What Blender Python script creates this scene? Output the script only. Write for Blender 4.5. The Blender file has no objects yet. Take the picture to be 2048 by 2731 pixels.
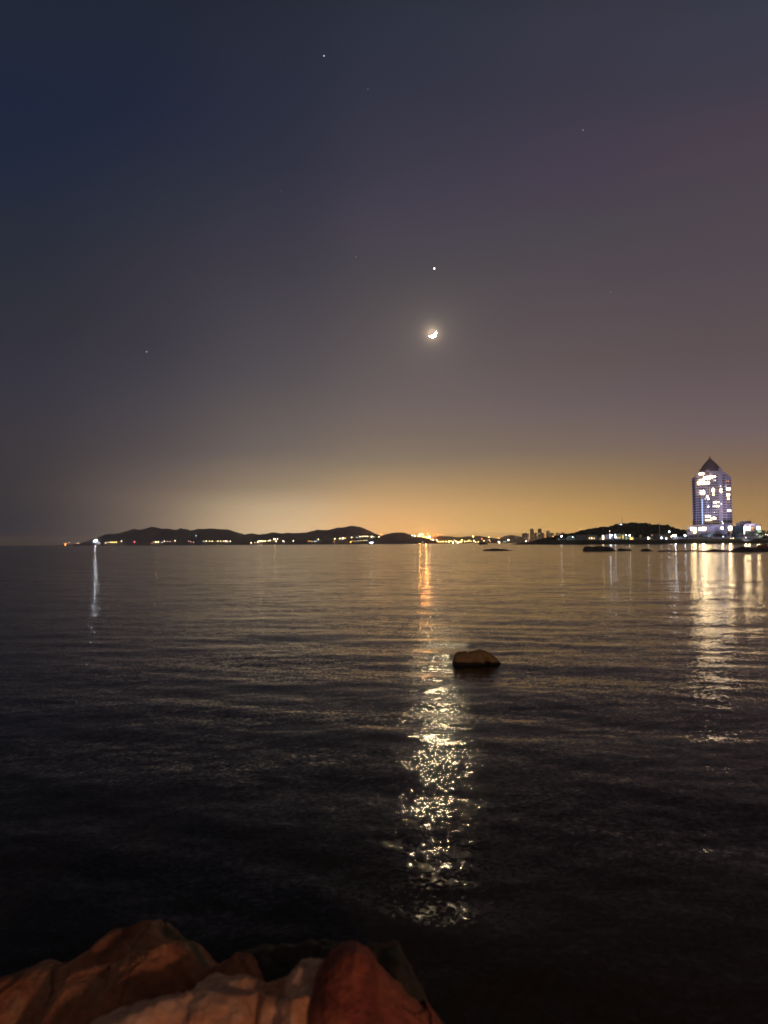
import bpy, math, random
import numpy as np
from mathutils import Vector, Matrix, noise
from mathutils.bvhtree import BVHTree
random.seed(7); np.random.seed(7)
R = math.radians
sc = bpy.context.scene
col = sc.collection

# ------------------------------------------------------------------ camera
HZD = 6.0e-5
CAMH = 3.0; F = 2051.0; W0, H0 = 2048.0, 2731.0
PITCH = 2.34; ROLL = 0.33
cam = bpy.data.cameras.new('camera'); camo = bpy.data.objects.new('camera', cam); col.objects.link(camo)
cam.sensor_fit = 'VERTICAL'; cam.sensor_height = 36; cam.sensor_width = 27
cam.lens = 36*F/H0; cam.dof.use_dof = True; cam.dof.focus_distance = 400.0; cam.dof.aperture_fstop = 1.7
cam.clip_start = 0.1; cam.clip_end = 200000
CR = Matrix.Rotation(R(90+PITCH), 3, 'X') @ Matrix.Rotation(R(-ROLL), 3, 'Z')
CP = Vector((0, 0, CAMH))
camo.matrix_world = Matrix.Translation(CP) @ CR.to_4x4()
sc.camera = camo

def ray(px, py):
    return (CR @ Vector(((px-W0/2)/F, -(py-H0/2)/F, -1.0))).normalized()
def at(px, py, Y):
    d = ray(px, py); return CP + d*(Y/d.y)
def gp(px, py, z=0.0):
    d = ray(px, py); return CP + d*((z-CAMH)/d.z)

# ------------------------------------------------------------------ colour / materials
def s2l(c):
    out = []
    for v in c:
        v = v/255.0
        out.append(v/12.92 if v <= 0.04045 else ((v+0.055)/1.055)**2.4)
    return out
def newmat(name):
    m = bpy.data.materials.new(name); m.use_nodes = True
    nt = m.node_tree; nt.nodes.clear()
    return m, nt
def N(nt, t, **k):
    n = nt.nodes.new(t)
    for a, b in k.items(): setattr(n, a, b)
    return n
def L(nt, a, b): nt.links.new(a, b)
def mathn(nt, op, a, b=None, c=None):
    n = N(nt, 'ShaderNodeMath', operation=op)
    for i, v in enumerate((a, b, c)):
        if v is None: continue
        if isinstance(v, (int, float)): n.inputs[i].default_value = v
        else: L(nt, v, n.inputs[i])
    return n.outputs[0]
def vmath(nt, op, a, b=None):
    n = N(nt, 'ShaderNodeVectorMath', operation=op)
    for i, v in enumerate((a, b)):
        if v is None: continue
        if isinstance(v, (tuple, list)): n.inputs[i].default_value = v
        else: L(nt, v, n.inputs[i])
    return n.outputs[0] if op not in ('DOT_PRODUCT', 'LENGTH') else n.outputs['Value']
def mat_plain(name, c1, c2=None, scale=0.3, rough=0.8, bump=0.0, detail=6, stretch=(1, 1, 1), metal=0.0, spec=0.3):
    m, nt = newmat(name)
    out = N(nt, 'ShaderNodeOutputMaterial'); b = N(nt, 'ShaderNodeBsdfPrincipled')
    b.inputs['Roughness'].default_value = rough; b.inputs['Metallic'].default_value = metal
    b.inputs['Specular IOR Level'].default_value = spec
    L(nt, b.outputs[0], out.inputs[0])
    tc = N(nt, 'ShaderNodeTexCoord'); mp = N(nt, 'ShaderNodeMapping'); mp.inputs['Scale'].default_value = stretch
    L(nt, tc.outputs['Object'], mp.inputs[0])
    nz = N(nt, 'ShaderNodeTexNoise'); nz.inputs['Scale'].default_value = scale; nz.inputs['Detail'].default_value = detail
    nz.inputs['Roughness'].default_value = 0.6
    L(nt, mp.outputs[0], nz.inputs['Vector'])
    cr = N(nt, 'ShaderNodeValToRGB'); cr.color_ramp.elements[0].position = 0.32; cr.color_ramp.elements[1].position = 0.68
    c2 = c2 or tuple(v*0.7 for v in c1)
    cr.color_ramp.elements[0].color = (*c2, 1); cr.color_ramp.elements[1].color = (*c1, 1)
    L(nt, nz.outputs[0], cr.inputs[0]); L(nt, cr.outputs[0], b.inputs['Base Color'])
    if bump:
        bp = N(nt, 'ShaderNodeBump'); bp.inputs['Strength'].default_value = 1; bp.inputs['Distance'].default_value = bump
        L(nt, nz.outputs[0], bp.inputs['Height']); L(nt, bp.outputs[0], b.inputs['Normal'])
    return m
def mat_emit(name, c, s):
    m, nt = newmat(name)
    out = N(nt, 'ShaderNodeOutputMaterial'); e = N(nt, 'ShaderNodeEmission')
    e.inputs[0].default_value = (*c, 1); e.inputs[1].default_value = s
    L(nt, e.outputs[0], out.inputs[0]); return m

# ------------------------------------------------------------------ mesh builder
ORG = {}
def tag(o, label=None, cat=None, group=None, kind=None):
    if label: o['label'] = label
    if cat: o['category'] = cat
    if group: o['group'] = group
    if kind: o['kind'] = kind
    return o
def empty(name, loc, label=None, cat=None, group=None):
    o = bpy.data.objects.new(name, None); col.objects.link(o); o.location = loc
    o.empty_display_size = 0.5
    ORG[o.name] = Vector(loc); tag(o, label, cat, group); return o
def face_cam(r):
    """turn a building so that its front looks squarely towards the bay viewpoint"""
    th = math.atan2(r.location.x, r.location.y); r.rotation_euler.z = -th; r.scale.x = math.cos(th); return r
class MB:
    def __init__(s): s.v = []; s.f = []; s.m = []; s.smooth = False
    def add(s, vs, fs, mi=0):
        k = len(s.v); s.v += [tuple(v) for v in vs]
        for f in fs: s.f.append(tuple(i+k for i in f)); s.m.append(mi)
    def box(s, x0, x1, y0, y1, z0, z1, mi=0):
        s.add([(x0,y0,z0),(x1,y0,z0),(x1,y1,z0),(x0,y1,z0),(x0,y0,z1),(x1,y0,z1),(x1,y1,z1),(x0,y1,z1)],
              [(0,3,2,1),(4,5,6,7),(0,1,5,4),(1,2,6,5),(2,3,7,6),(3,0,4,7)], mi)
    def prism(s, poly, z0, z1, mi=0):   # poly counter-clockwise; z1 number or list
        n = len(poly); zt = z1 if isinstance(z1, (list, tuple)) else [z1]*n
        vs = [(x, y, z0) for x, y in poly]+[(x, y, zt[i]) for i, (x, y) in enumerate(poly)]
        s.add(vs, [tuple(range(n-1, -1, -1)), tuple(range(n, 2*n))]+[(i, (i+1) % n, n+(i+1) % n, n+i) for i in range(n)], mi)
    def bar(s, p, q, r0, r1=None, n=6, mi=0):
        p = Vector(p); q = Vector(q); r1 = r0 if r1 is None else r1
        d = (q-p).normalized(); a = d.orthogonal().normalized(); b = d.cross(a)
        vs = []
        for c, r in ((p, r0), (q, r1)):
            for i in range(n):
                t = 2*math.pi*i/n; vs.append(c+a*math.cos(t)*r+b*math.sin(t)*r)
        s.add(vs, [tuple(range(n-1, -1, -1)), tuple(range(n, 2*n))]+[(i, (i+1) % n, n+(i+1) % n, n+i) for i in range(n)], mi)
    def ball(s, c, r, rx=1, ry=1, rz=1, seg=8, ring=5, mi=0, jit=0):
        c = Vector(c); vs = [c+Vector((0, 0, -r*rz))]
        for j in range(1, ring):
            ph = -math.pi/2+math.pi*j/ring
            for i in range(seg):
                t = 2*math.pi*i/seg; k = 1+random.uniform(-jit, jit)
                vs.append(c+Vector((rx*math.cos(ph)*math.cos(t), ry*math.cos(ph)*math.sin(t), rz*math.sin(ph)))*r*k)
        vs.append(c+Vector((0, 0, r*rz))); e = len(vs)-1; fs = []
        for i in range(seg): fs.append((0, 1+(i+1) % seg, 1+i)); fs.append((e, e-seg+i, e-seg+(i+1) % seg))
        for j in range(ring-2):
            a = 1+j*seg
            for i in range(seg): fs.append((a+i, a+(i+1) % seg, a+seg+(i+1) % seg, a+seg+i))
        s.add(vs, fs, mi)
    def build(s, name, mats, parent=None, loc=None):
        o0 = Vector(loc) if loc is not None else (ORG[parent.name] if parent is not None else Vector((0, 0, 0)))
        me = bpy.data.meshes.new(name)
        me.from_pydata([(v[0]-o0.x, v[1]-o0.y, v[2]-o0.z) for v in s.v], [], s.f)
        mats = mats if isinstance(mats, (list, tuple)) else [mats]
        for m in mats: me.materials.append(m)
        if len(mats) > 1: me.polygons.foreach_set('material_index', s.m)
        if s.smooth: me.polygons.foreach_set('use_smooth', [True]*len(s.f))
        me.update()
        o = bpy.data.objects.new(name, me); col.objects.link(o)
        ORG[o.name] = o0
        if parent is not None: o.parent = parent
        else: o.location = o0
        return o

# ------------------------------------------------------------------ sky (world)
w = bpy.data.worlds.new('World'); sc.world = w; w.use_nodes = True
nt = w.node_tree; nt.nodes.clear()
HY = 1449.0
def epos(py): return max(0.0, (HY-py)/F)
def rpos(e): return min(1.0, math.sqrt(e/1.6))
cols = [
 (20,  [(1449,(16,20,32)),(1400,(40,41,46)),(1300,(54,52,53)),(1150,(62,58,60)),(1000,(56,54,64)),(800,(48,52,62)),(600,(40,48,62)),(450,(34,44,66)),(250,(30,40,66)),(100,(34,44,62)),(0,(33,43,60))]),
 (400, [(1449,(72,62,58)),(1400,(92,79,72)),(1320,(104,90,79)),(1200,(88,79,76)),(1050,(74,70,73)),(900,(64,60,71)),(700,(56,56,68)),(450,(42,50,66)),(250,(33,42,66)),(0,(33,43,60))]),
 (700, [(1449,(220,190,138)),(1400,(214,184,134)),(1350,(194,169,126)),(1300,(158,138,106)),(1200,(124,110,94)),(1000,(92,86,84)),(700,(70,66,78)),(400,(50,53,71)),(200,(44,50,68)),(0,(42,47,63))]),
 (1080,[(1449,(246,170,88)),(1410,(236,176,104)),(1360,(216,168,104)),(1300,(188,153,104)),(1230,(152,131,98)),(1150,(132,114,96)),(1050,(116,102,94)),(900,(98,89,90)),(730,(82,78,81)),(580,(76,70,84)),(400,(64,62,78)),(200,(54,56,74)),(0,(48,54,70))]),
 (1290,[(1449,(208,166,98)),(1400,(204,166,100)),(1350,(196,156,96)),(1300,(178,144,94)),(1200,(138,118,94)),(1050,(116,101,94)),(900,(100,88,90)),(730,(86,80,84)),(550,(76,70,84)),(400,(68,64,80)),(200,(57,58,75)),(0,(52,57,72))]),
 (1520,[(1449,(208,160,80)),(1410,(202,156,82)),(1360,(188,146,82)),(1300,(166,134,84)),(1200,(135,114,90)),(1080,(116,100,94)),(950,(104,90,90)),(750,(90,80,86)),(620,(80,76,82)),(450,(76,66,84)),(200,(62,60,76)),(0,(60,60,76))]),
 (2020,[(1449,(170,132,74)),(1400,(168,130,75)),(1350,(160,125,76)),(1250,(142,114,84)),(1150,(124,104,94)),(1050,(112,94,92)),(900,(100,86,87)),(700,(90,79,86)),(500,(83,74,82)),(300,(77,67,81)),(200,(68,65,80)),(0,(62,64,80))]),
]
tc = N(nt, 'ShaderNodeTexCoord'); sx = N(nt, 'ShaderNodeSeparateXYZ'); L(nt, tc.outputs['Generated'], sx.inputs[0])
X, Y_, Z = sx.outputs
hyp = mathn(nt, 'SQRT', mathn(nt, 'ADD', mathn(nt, 'MULTIPLY', X, X), mathn(nt, 'MULTIPLY', Y_, Y_)))
e = mathn(nt, 'DIVIDE', Z, mathn(nt, 'MAXIMUM', hyp, 0.001))
# soft large-scale unevenness of the murk
nz = N(nt, 'ShaderNodeTexNoise'); nz.inputs['Scale'].default_value = 3.0; nz.inputs['Detail'].default_value = 3
L(nt, tc.outputs['Generated'], nz.inputs['Vector'])
e = mathn(nt, 'MULTIPLY', e, mathn(nt, 'ADD', 0.95, mathn(nt, 'MULTIPLY', nz.outputs[0], 0.1)))
fac = mathn(nt, 'SQRT', mathn(nt, 'DIVIDE', mathn(nt, 'MAXIMUM', e, 0.0), 1.6))
az = mathn(nt, 'ARCTAN2', X, Y_)
def interp0(y): return 0.92 if y < 1250 else (0.92+0.08*(y-1250)/100 if y < 1350 else 1.0)
prev = None; pa = None
azc = mathn(nt, 'MAXIMUM', mathn(nt, 'MINIMUM', az, 0.6), -0.6)
SG = {20: 0.12, 400: 0.105, 700: 0.11, 1080: 0.10, 1290: 0.085, 1520: 0.11, 2020: 0.15}
for px, stops in cols:
    a = math.atan((px-1024)/F); ca = math.cos(a)
    r = N(nt, 'ShaderNodeValToRGB'); el = r.color_ramp.elements
    hy = 1449 - 0.0058*(px-1024)
    def dim(y, c):
        k = interp0(y); g_ = sum(c)/3.0; sat = 0.86 if y < 1250 else 1.0
        q_ = tuple((g_+(v-g_)*sat)*k for v in c)
        return (q_[0], q_[1]-0.8, q_[2]+1.0) if y < 1000 else (q_[0], q_[1], q_[2]*1.07)
    st = [(rpos(max(0, (hy-y)/F)*ca), dim(y, c)) for y, c in stops]
    st.append((rpos(0.95), (24, 24, 26))); st.append((1.0, (16, 16, 17)))
    st[0] = (0.0, st[0][1])
    el[0].position = st[0][0]; el[0].color = (*s2l(st[0][1]), 1)
    el[1].position = st[-1][0]; el[1].color = (*s2l(st[-1][1]), 1)
    for p, c in st[1:-1]:
        x = el.new(p); x.color = (*s2l(c), 1)
    L(nt, fac, r.inputs[0])
    sg = SG[px]
    wgt = mathn(nt, 'EXPONENT', mathn(nt, 'MULTIPLY', -1.0, mathn(nt, 'POWER', mathn(nt, 'ABSOLUTE', mathn(nt, 'DIVIDE', mathn(nt, 'SUBTRACT', azc, a), sg)), 2.0)))
    sc1 = N(nt, 'ShaderNodeVectorMath', operation='SCALE'); L(nt, r.outputs[0], sc1.inputs[0]); L(nt, wgt, sc1.inputs['Scale'])
    if prev is None: prev = sc1.outputs[0]; wsum = wgt
    else: prev = vmath(nt, 'ADD', prev, sc1.outputs[0]); wsum = mathn(nt, 'ADD', wsum, wgt)
sc1 = N(nt, 'ShaderNodeVectorMath', operation='SCALE'); L(nt, prev, sc1.inputs[0]); L(nt, mathn(nt, 'DIVIDE', 1.0, wsum), sc1.inputs['Scale']); prev = sc1.outputs[0]
# unseen town's glow added to the rear sky to fill hills and rocks
rb = N(nt, 'ShaderNodeValToRGB'); rb.color_ramp.elements[0].color = (0.30, 0.215, 0.15, 1)
rb.color_ramp.elements[1].color = (0.02, 0.022, 0.03, 1)
q = rb.color_ramp.elements.new(0.45); q.color = (0.12, 0.105, 0.10, 1)
L(nt, fac, rb.inputs[0])
mr = N(nt, 'ShaderNodeMapRange', interpolation_type='SMOOTHSTEP')
mr.inputs['From Min'].default_value = R(45); mr.inputs['From Max'].default_value = R(110)
L(nt, mathn(nt, 'ABSOLUTE', az), mr.inputs['Value'])
mx = N(nt, 'ShaderNodeMix', data_type='RGBA'); L(nt, mr.outputs[0], mx.inputs[0])
L(nt, prev, mx.inputs[6]); L(nt, rb.outputs[0], mx.inputs[7]); prev = mx.outputs[2]
# aureole round the moon in the murky air
MOON = ray(1153, 889)
dt = vmath(nt, 'DOT_PRODUCT', tc.outputs['Generated'], tuple(MOON))
ang = mathn(nt, 'ARCCOSINE', mathn(nt, 'MINIMUM', dt, 0.9999999))
g1 = mathn(nt, 'EXPONENT', mathn(nt, 'DIVIDE', ang, -R(0.29)))
g2 = mathn(nt, 'EXPONENT', mathn(nt, 'DIVIDE', ang, -R(1.7)))
glow = vmath(nt, 'ADD', vmath(nt, 'SCALE', (0.85, 0.66, 0.45)), (0, 0, 0))
def scaled(colr, f):
    n = N(nt, 'ShaderNodeVectorMath', operation='SCALE'); n.inputs[0].default_value = colr; L(nt, f, n.inputs['Scale']); return n.outputs[0]
add = vmath(nt, 'ADD', prev, scaled((0.9, 0.66, 0.42), g1)); add = vmath(nt, 'ADD', add, scaled((0.065, 0.055, 0.04), g2))
# the sky low over the land is the brightest part: the bay's haze in front of it takes some of that back
boost = mathn(nt, 'EXPONENT', mathn(nt, 'MINIMUM', 0.66, mathn(nt, 'DIVIDE', 0.0093, mathn(nt, 'MAXIMUM', e, 0.0001))))
sc_n = N(nt, 'ShaderNodeVectorMath', operation='SCALE'); L(nt, add, sc_n.inputs[0]); L(nt, boost, sc_n.inputs['Scale']); add = sc_n.outputs[0]
bg = N(nt, 'ShaderNodeBackground'); bg.inputs[1].default_value = 1.0
L(nt, add, bg.inputs[0]); ow = N(nt, 'ShaderNodeOutputWorld'); L(nt, bg.outputs[0], ow.inputs[0])

# ------------------------------------------------------------------ moon, planet, stars
def sky_ball(name, px, py, rpx, dist, mat, seg=24, ring=16):
    d = ray(px, py); c = CP + d*dist
    cosang = abs(d.dot(CR @ Vector((0, 0, -1))))
    m = MB(); m.ball(c, rpx/F*dist*cosang, seg=seg, ring=ring); m.smooth = True
    return m.build(name, mat, loc=c)
mm, nt = newmat('moonlight')
geo = N(nt, 'ShaderNodeNewGeometry')
right = CR @ Vector((1, 0, 0)); up = CR @ Vector((0, 1, 0))
S = (right*0.52 - up*0.85 + MOON*0.58).normalized()
dp = vmath(nt, 'DOT_PRODUCT', geo.outputs['Normal'], tuple(S))
mr = N(nt, 'ShaderNodeMapRange', interpolation_type='SMOOTHSTEP'); mr.inputs['From Min'].default_value = 0.0; mr.inputs['From Max'].default_value = 0.12
L(nt, dp, mr.inputs['Value'])
mx = N(nt, 'ShaderNodeMix', data_type='RGBA'); L(nt, mr.outputs[0], mx.inputs[0])
mx.inputs[6].default_value = (0.66, 0.46, 0.36, 1)
MS = 3600.0
mx.inputs[7].default_value = (MS, MS*0.78, MS*0.46, 1)
em = N(nt, 'ShaderNodeEmission'); L(nt, mx.outputs[2], em.inputs[0]); o_ = N(nt, 'ShaderNodeOutputMaterial'); L(nt, em.outputs[0], o_.inputs[0])
tag(sky_ball('moon', 1153, 889, 11.2, 60000, mm), 'crescent moon with faintly glowing dark side and soft halo', 'moon')
vm = mat_emit('planet_white', (1, 0.93, 0.88), 2.6)
tag(sky_ball('planet', 1158, 716, 2.6, 60000, vm, 10, 6), 'bright white planet shining straight above the moon', 'planet')
stars = [(864,149,1.5,4.5,'brightest star, high in the sky left of centre'),
 (981,237,0.9,2.2,'faint star just right of and below the brightest star'),
 (1555,347,1.0,3.0,'small star high in the sky on the right'),
 (749,509,0.8,1.5,'very faint star left of centre midway up the sky'),
 (949,685,1.0,1.8,'faint star to the upper left of the moon'),
 (1628,779,1.0,2.0,'small star right of the moon at planet height'),
 (391,938,1.3,3.0,'lone star low in the sky above the left hills')]
for i, (x, y, r, s, lb) in enumerate(stars):
    tag(sky_ball('star', x, y, r, 60000, mat_emit('starlight', (0.9, 0.95, 1), s*0.32), 8, 5), lb, 'star', 'stars')

# ------------------------------------------------------------------ water
def build_water():
    rng = np.random.RandomState(3)
    nw = 90
    lam = 0.28*(5.5/0.28)**rng.rand(nw)
    th = rng.normal(0, R(26), nw) + R(8)
    kx = np.sin(th)*2*np.pi/lam; ky = np.cos(th)*2*np.pi/lam
    ph = rng.rand(nw)*2*np.pi
    slope = 0.0042*(0.65+0.7*rng.rand(nw))
    amp = slope*lam/(2*np.pi)
    # radii: about one pixel row apart on screen
    f = 760.0; rs = [0.6]
    while rs[-1] < 70:
        r = rs[-1]; rs.append(r+max(0.022, 0.9*r*r/(CAMH*f)))
    while rs[-1] < 15000: rs.append(rs[-1]*1.06)
    rs = np.array(rs)
    fine = np.linspace(-R(42), R(42), 900)
    coarse = np.linspace(R(42), 2*np.pi-R(42), 80)[1:-1]
    an = np.concatenate([fine, coarse]); na = len(an); nr = len(rs)
    RR, AA = np.meshgrid(rs, an, indexing='ij')
    x = RR*np.sin(AA); y = RR*np.cos(AA); z = np.zeros_like(x)
    ds = np.maximum(RR*RR/(CAMH*f), RR*R(84)/900)
    # calm and ruffled patches
    patch = 0.78+0.22*np.sin(x*0.9+1.3*np.sin(y*0.21))*np.sin(y*0.35+0.9*np.sin(x*0.27)+1.0)
    for i in range(nw):
        fade = np.clip((lam[i]/(3.0*ds)-0.6)/0.8, 0, 1)
        if lam[i] < 1.0: fade = fade*np.clip(patch, 0.2, 1)
        z += amp[i]*fade*np.sin(kx[i]*x+ky[i]*y+ph[i])
    co = np.stack([x, y, z], -1).reshape(-1, 3)
    co = np.vstack([co, [[0, 0, 0]]])
    i0 = (np.arange(nr-1)[:, None]*na+np.arange(na)[None, :]); i1 = (np.arange(nr-1)[:, None]*na+(np.arange(na)[None, :]+1) % na)
    quads = np.stack([i0, i1, i1+na, i0+na], -1).reshape(-1, 4)[:, ::-1]
    tris = np.stack([np.full(na, len(co)-1), (np.arange(na)+1) % na, np.arange(na)], -1)
    me = bpy.data.meshes.new('water')
    me.vertices.add(len(co)); me.vertices.foreach_set('co', co.ravel())
    nl = quads.size+tris.size
    me.loops.add(nl); me.loops.foreach_set('vertex_index', np.concatenate([quads.ravel(), tris.ravel()]))
    npoly = len(quads)+len(tris)
    me.polygons.add(npoly)
    ls = np.concatenate([np.arange(len(quads))*4, quads.size+np.arange(len(tris))*3])
    me.polygons.foreach_set('loop_start', ls)
    me.polygons.foreach_set('use_smooth', np.ones(npoly, dtype=bool))
    me.update(calc_edges=True); me.validate()
    o = bpy.data.objects.new('water', me); col.objects.link(o)
    tag(o, kind='structure')
    return o
wm, nt = newmat('night_water')
out = N(nt, 'ShaderNodeOutputMaterial'); b = N(nt, 'ShaderNodeBsdfPrincipled')
b.inputs['Base Color'].default_value = (0.026, 0.020, 0.010, 1); b.inputs['IOR'].default_value = 1.16; b.inputs['Specular Tint'].default_value = (0.97, 1.0, 0.91, 1)
L(nt, b.outputs[0], out.inputs[0])
tc = N(nt, 'ShaderNodeTexCoord'); geo = N(nt, 'ShaderNodeNewGeometry')
sp = N(nt, 'ShaderNodeSeparateXYZ'); L(nt, tc.outputs['Object'], sp.inputs[0])
dist = vmath(nt, 'LENGTH', tc.outputs['Object'])
tot = None
def slopes(scale, stretch, rot, ax, ay, detail=2, off=0, dmod=None):
    mp = N(nt, 'ShaderNodeMapping'); mp.inputs['Scale'].default_value = (stretch, 1, 1); mp.inputs['Rotation'].default_value = (0, 0, rot)
    mp.inputs['Location'].default_value = (off, off*1.7, off*0.3)
    L(nt, tc.outputs['Object'], mp.inputs[0])
    n_ = N(nt, 'ShaderNodeTexNoise'); n_.inputs['Scale'].default_value = scale; n_.inputs['Detail'].default_value = detail
    n_.inputs['Roughness'].default_value = 0.55
    L(nt, mp.outputs[0], n_.inputs['Vector'])
    v = vmath(nt, 'SUBTRACT', n_.outputs['Color'], (0.5, 0.5, 0.5))
    v = vmath(nt, 'MULTIPLY', v, (ax, ay, 0))
    if dmod is not None:
        n2 = N(nt, 'ShaderNodeVectorMath', operation='SCALE'); L(nt, v, n2.inputs[0]); L(nt, dmod, n2.inputs['Scale']); v = n2.outputs[0]
    return v
# far bands of ruffled and calm water
mp = N(nt, 'ShaderNodeMapping'); mp.inputs['Scale'].default_value = (0.004, 0.03, 1); L(nt, tc.outputs['Object'], mp.inputs[0])
bn = N(nt, 'ShaderNodeTexNoise'); bn.inputs['Scale'].default_value = 1.0; bn.inputs['Detail'].default_value = 3; L(nt, mp.outputs[0], bn.inputs['Vector'])
mrb = N(nt, 'ShaderNodeMapRange'); mrb.inputs['From Min'].default_value = 0.35; mrb.inputs['From Max'].default_value = 0.65
mrb.inputs['To Min'].default_value = 0.45; mrb.inputs['To Max'].default_value = 1.3; L(nt, bn.outputs[0], mrb.inputs['Value'])
mp = N(nt, 'ShaderNodeMapping'); mp.inputs['Scale'].default_value = (0.12, 0.35, 1); L(nt, tc.outputs['Object'], mp.inputs[0])
pn = N(nt, 'ShaderNodeTexNoise'); pn.inputs['Scale'].default_value = 1.0; pn.inputs['Detail'].default_value = 2; L(nt, mp.outputs[0], pn.inputs['Vector'])
mrp = N(nt, 'ShaderNodeMapRange'); mrp.inputs['From Min'].default_value = 0.35; mrp.inputs['From Max'].default_value = 0.65
mrp.inputs['To Min'].default_value = 0.55; mrp.inputs['To Max'].default_value = 1.25; L(nt, pn.outputs[0], mrp.inputs['Value'])
md = N(nt, 'ShaderNodeMapRange'); md.inputs['From Min'].default_value = 15; md.inputs['From Max'].default_value = 60
L(nt, dist, md.inputs['Value'])
near = mathn(nt, 'SUBTRACT', 1.0, md.outputs[0])
v = slopes(15.0, 0.85, 0.1, 0.27, 0.20, 1, 3, mrp.outputs[0])                # capillary ripples
v = vmath(nt, 'ADD', v, slopes(30.0, 0.9, 0.4, 0.23, 0.18, 1, 5, mrp.outputs[0]))
v = vmath(nt, 'ADD', v, slopes(4.5, 0.6, -0.15, 0.12, 0.13, 1, 11, mrp.outputs[0]))
v = vmath(nt, 'ADD', v, slopes(1.2, 0.45, 0.12, 0.06, 0.14, 2, 23, mathn(nt, 'MULTIPLY', mrb.outputs[0], mathn(nt, 'ADD', 0.25, md.outputs[0]))))
v = vmath(nt, 'ADD', v, slopes(0.30, 0.35, 0.05, 0.03, 0.11, 2, 31, mathn(nt, 'MULTIPLY', mrb.outputs[0], md.outputs[0])))
nrm = vmath(nt, 'NORMALIZE', vmath(nt, 'ADD', geo.outputs['Normal'], v))
L(nt, nrm, b.inputs['Normal'])
mr = N(nt, 'ShaderNodeMapRange'); mr.inputs['From Min'].default_value = 10; mr.inputs['From Max'].default_value = 120
mr.inputs['To Min'].default_value = 0.105; mr.inputs['To Max'].default_value = 0.13
L(nt, dist, mr.inputs['Value']); L(nt, mr.outputs[0], b.inputs['Roughness'])
water = build_water(); water.data.materials.append(wm)

# ------------------------------------------------------------------ hills
M = {}
M['hill'] = mat_plain('wooded_hill', (0.19, 0.18, 0.215), (0.14, 0.14, 0.17), 0.02, 0.95, 0, stretch=(1, 1, 2))
M['farhill'] = mat_plain('distant_hill', (0.13, 0.12, 0.10), (0.10, 0.095, 0.085), 0.004, 0.95)
M['headland'] = mat_plain('headland_scrub', (0.055, 0.06, 0.06), (0.03, 0.033, 0.035), 0.06, 0.95)
M['forest'] = mat_plain('dark_foliage', (0.06, 0.065, 0.055), (0.025, 0.03, 0.028), 0.12, 0.9)
BV = {}
def interp(P, x):
    if x <= P[0][0]: return P[0][1]
    for (a, b), (c, d) in zip(P, P[1:]):
        if x <= c:
            t = (x-a)/(c-a); return b+(d-b)*t
    return P[-1][1]
def ridge(name, prof, Yr, dep, mat, amp=3.0, nscale=0.01, step=2.0, front=None, nv=26, seed=0.0, base=-6.0, fine=1.0):
    x0, x1 = prof[0][0], prof[-1][0]; n = int((x1-x0)/step)+1
    vs = []; front = front or dep
    rows = []
    for i in range(n+1):
        px = x0+(x1-x0)*i/n; p = at(px, interp(prof, px), Yr)
        h = p.z
        hh = max(h, 0.0)
        for j in range(nv+1):
            t = -1+2*j/nv; d = front if t < 0 else dep
            y = Yr+t*d; x = p.x*y/Yr if False else p.x
            sh = math.cos(t*math.pi/2)**0.9
            z = hh*sh
            if 0 < j < nv:
                q = Vector((x*nscale, y*nscale, seed))
                z += noise.fractal(q, 1.0, 2.0, 5)*amp*min(1, hh/8.0)*(1.0 if abs(t) > 0.05 else 0.6)
                z += noise.noise(Vector((x*nscale*9, y*nscale*9, seed+4)))*amp*0.25*fine*min(1, hh/8.0)
            if j == 0 or j == nv: z = base
            vs.append((x, y, z))
    fs = []
    for i in range(n):
        for j in range(nv):
            a = i*(nv+1)+j; fs.append((a, a+nv+1, a+nv+2, a+1))
    m = MB(); m.add(vs, fs); m.smooth = True
    o = m.build(name, mat, loc=at((x0+x1)/2, 1450, Yr)*0 + Vector((0, 0, 0)))
    BV[name+str(len(BV))] = (o, BVHTree.FromPolygons([Vector(v) for v in vs], fs))
    tag(o, kind='structure')
    return list(BV.values())[-1][1]

islandA = [(262,1450),(282,1433),(294,1427),(310,1427),(322,1426),(340,1422),(366,1415),(383,1417),(395,1413),(403,1409),(409,1407.6),(421,1409),(438,1413),(453,1412),(470,1415),(478,1412.5),(485,1410.5),(496,1412),(511,1416),(524,1413),(537,1410.5),(568,1409),(595,1410.5),(618,1416),(641,1423.5),(661,1430),(690,1444),(700,1452)]
islandB = [(630,1452),(650,1436),(661,1429),(676,1425.5),(699,1429),(713,1428),(731,1422.7),(748,1425.5),(768,1424),(786,1422.7),(803,1421),(820,1417.7),(833,1414),(846,1410),(860,1411.5),(872,1412),(888,1408),(901,1405),(919,1404.7),(936,1400.4),(946,1401),(956,1403),(968,1407),(980,1412),(1002,1422),(1023,1431),(1040,1441),(1050,1450)]
mount = [(985,1450),(998,1442),(1018,1431),(1035,1425),(1052,1420.8),(1066,1421),(1076,1422),(1099,1428),(1122,1432.5),(1139,1437),(1160,1444),(1172,1450)]
lowspit = [(150,1457),(166,1455),(200,1453.5),(240,1452.5),(290,1451),(320,1451.5)]
bvA = ridge('hill', islandA, 5600, 700, M['hill'], 17, 0.0035, 2, 500, seed=1.1)
bvB = ridge('hill', islandB, 5100, 700, M['hill'], 14, 0.0035, 2, 500, seed=2.3)
bvC = ridge('hill', mount, 4500, 500, M['hill'], 8, 0.005, 2, 300, seed=3.9)
bvD = ridge('hill', lowspit, 5300, 120, M['hill'], 1.5, 0.01, 3, 90, seed=5.0)
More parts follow.
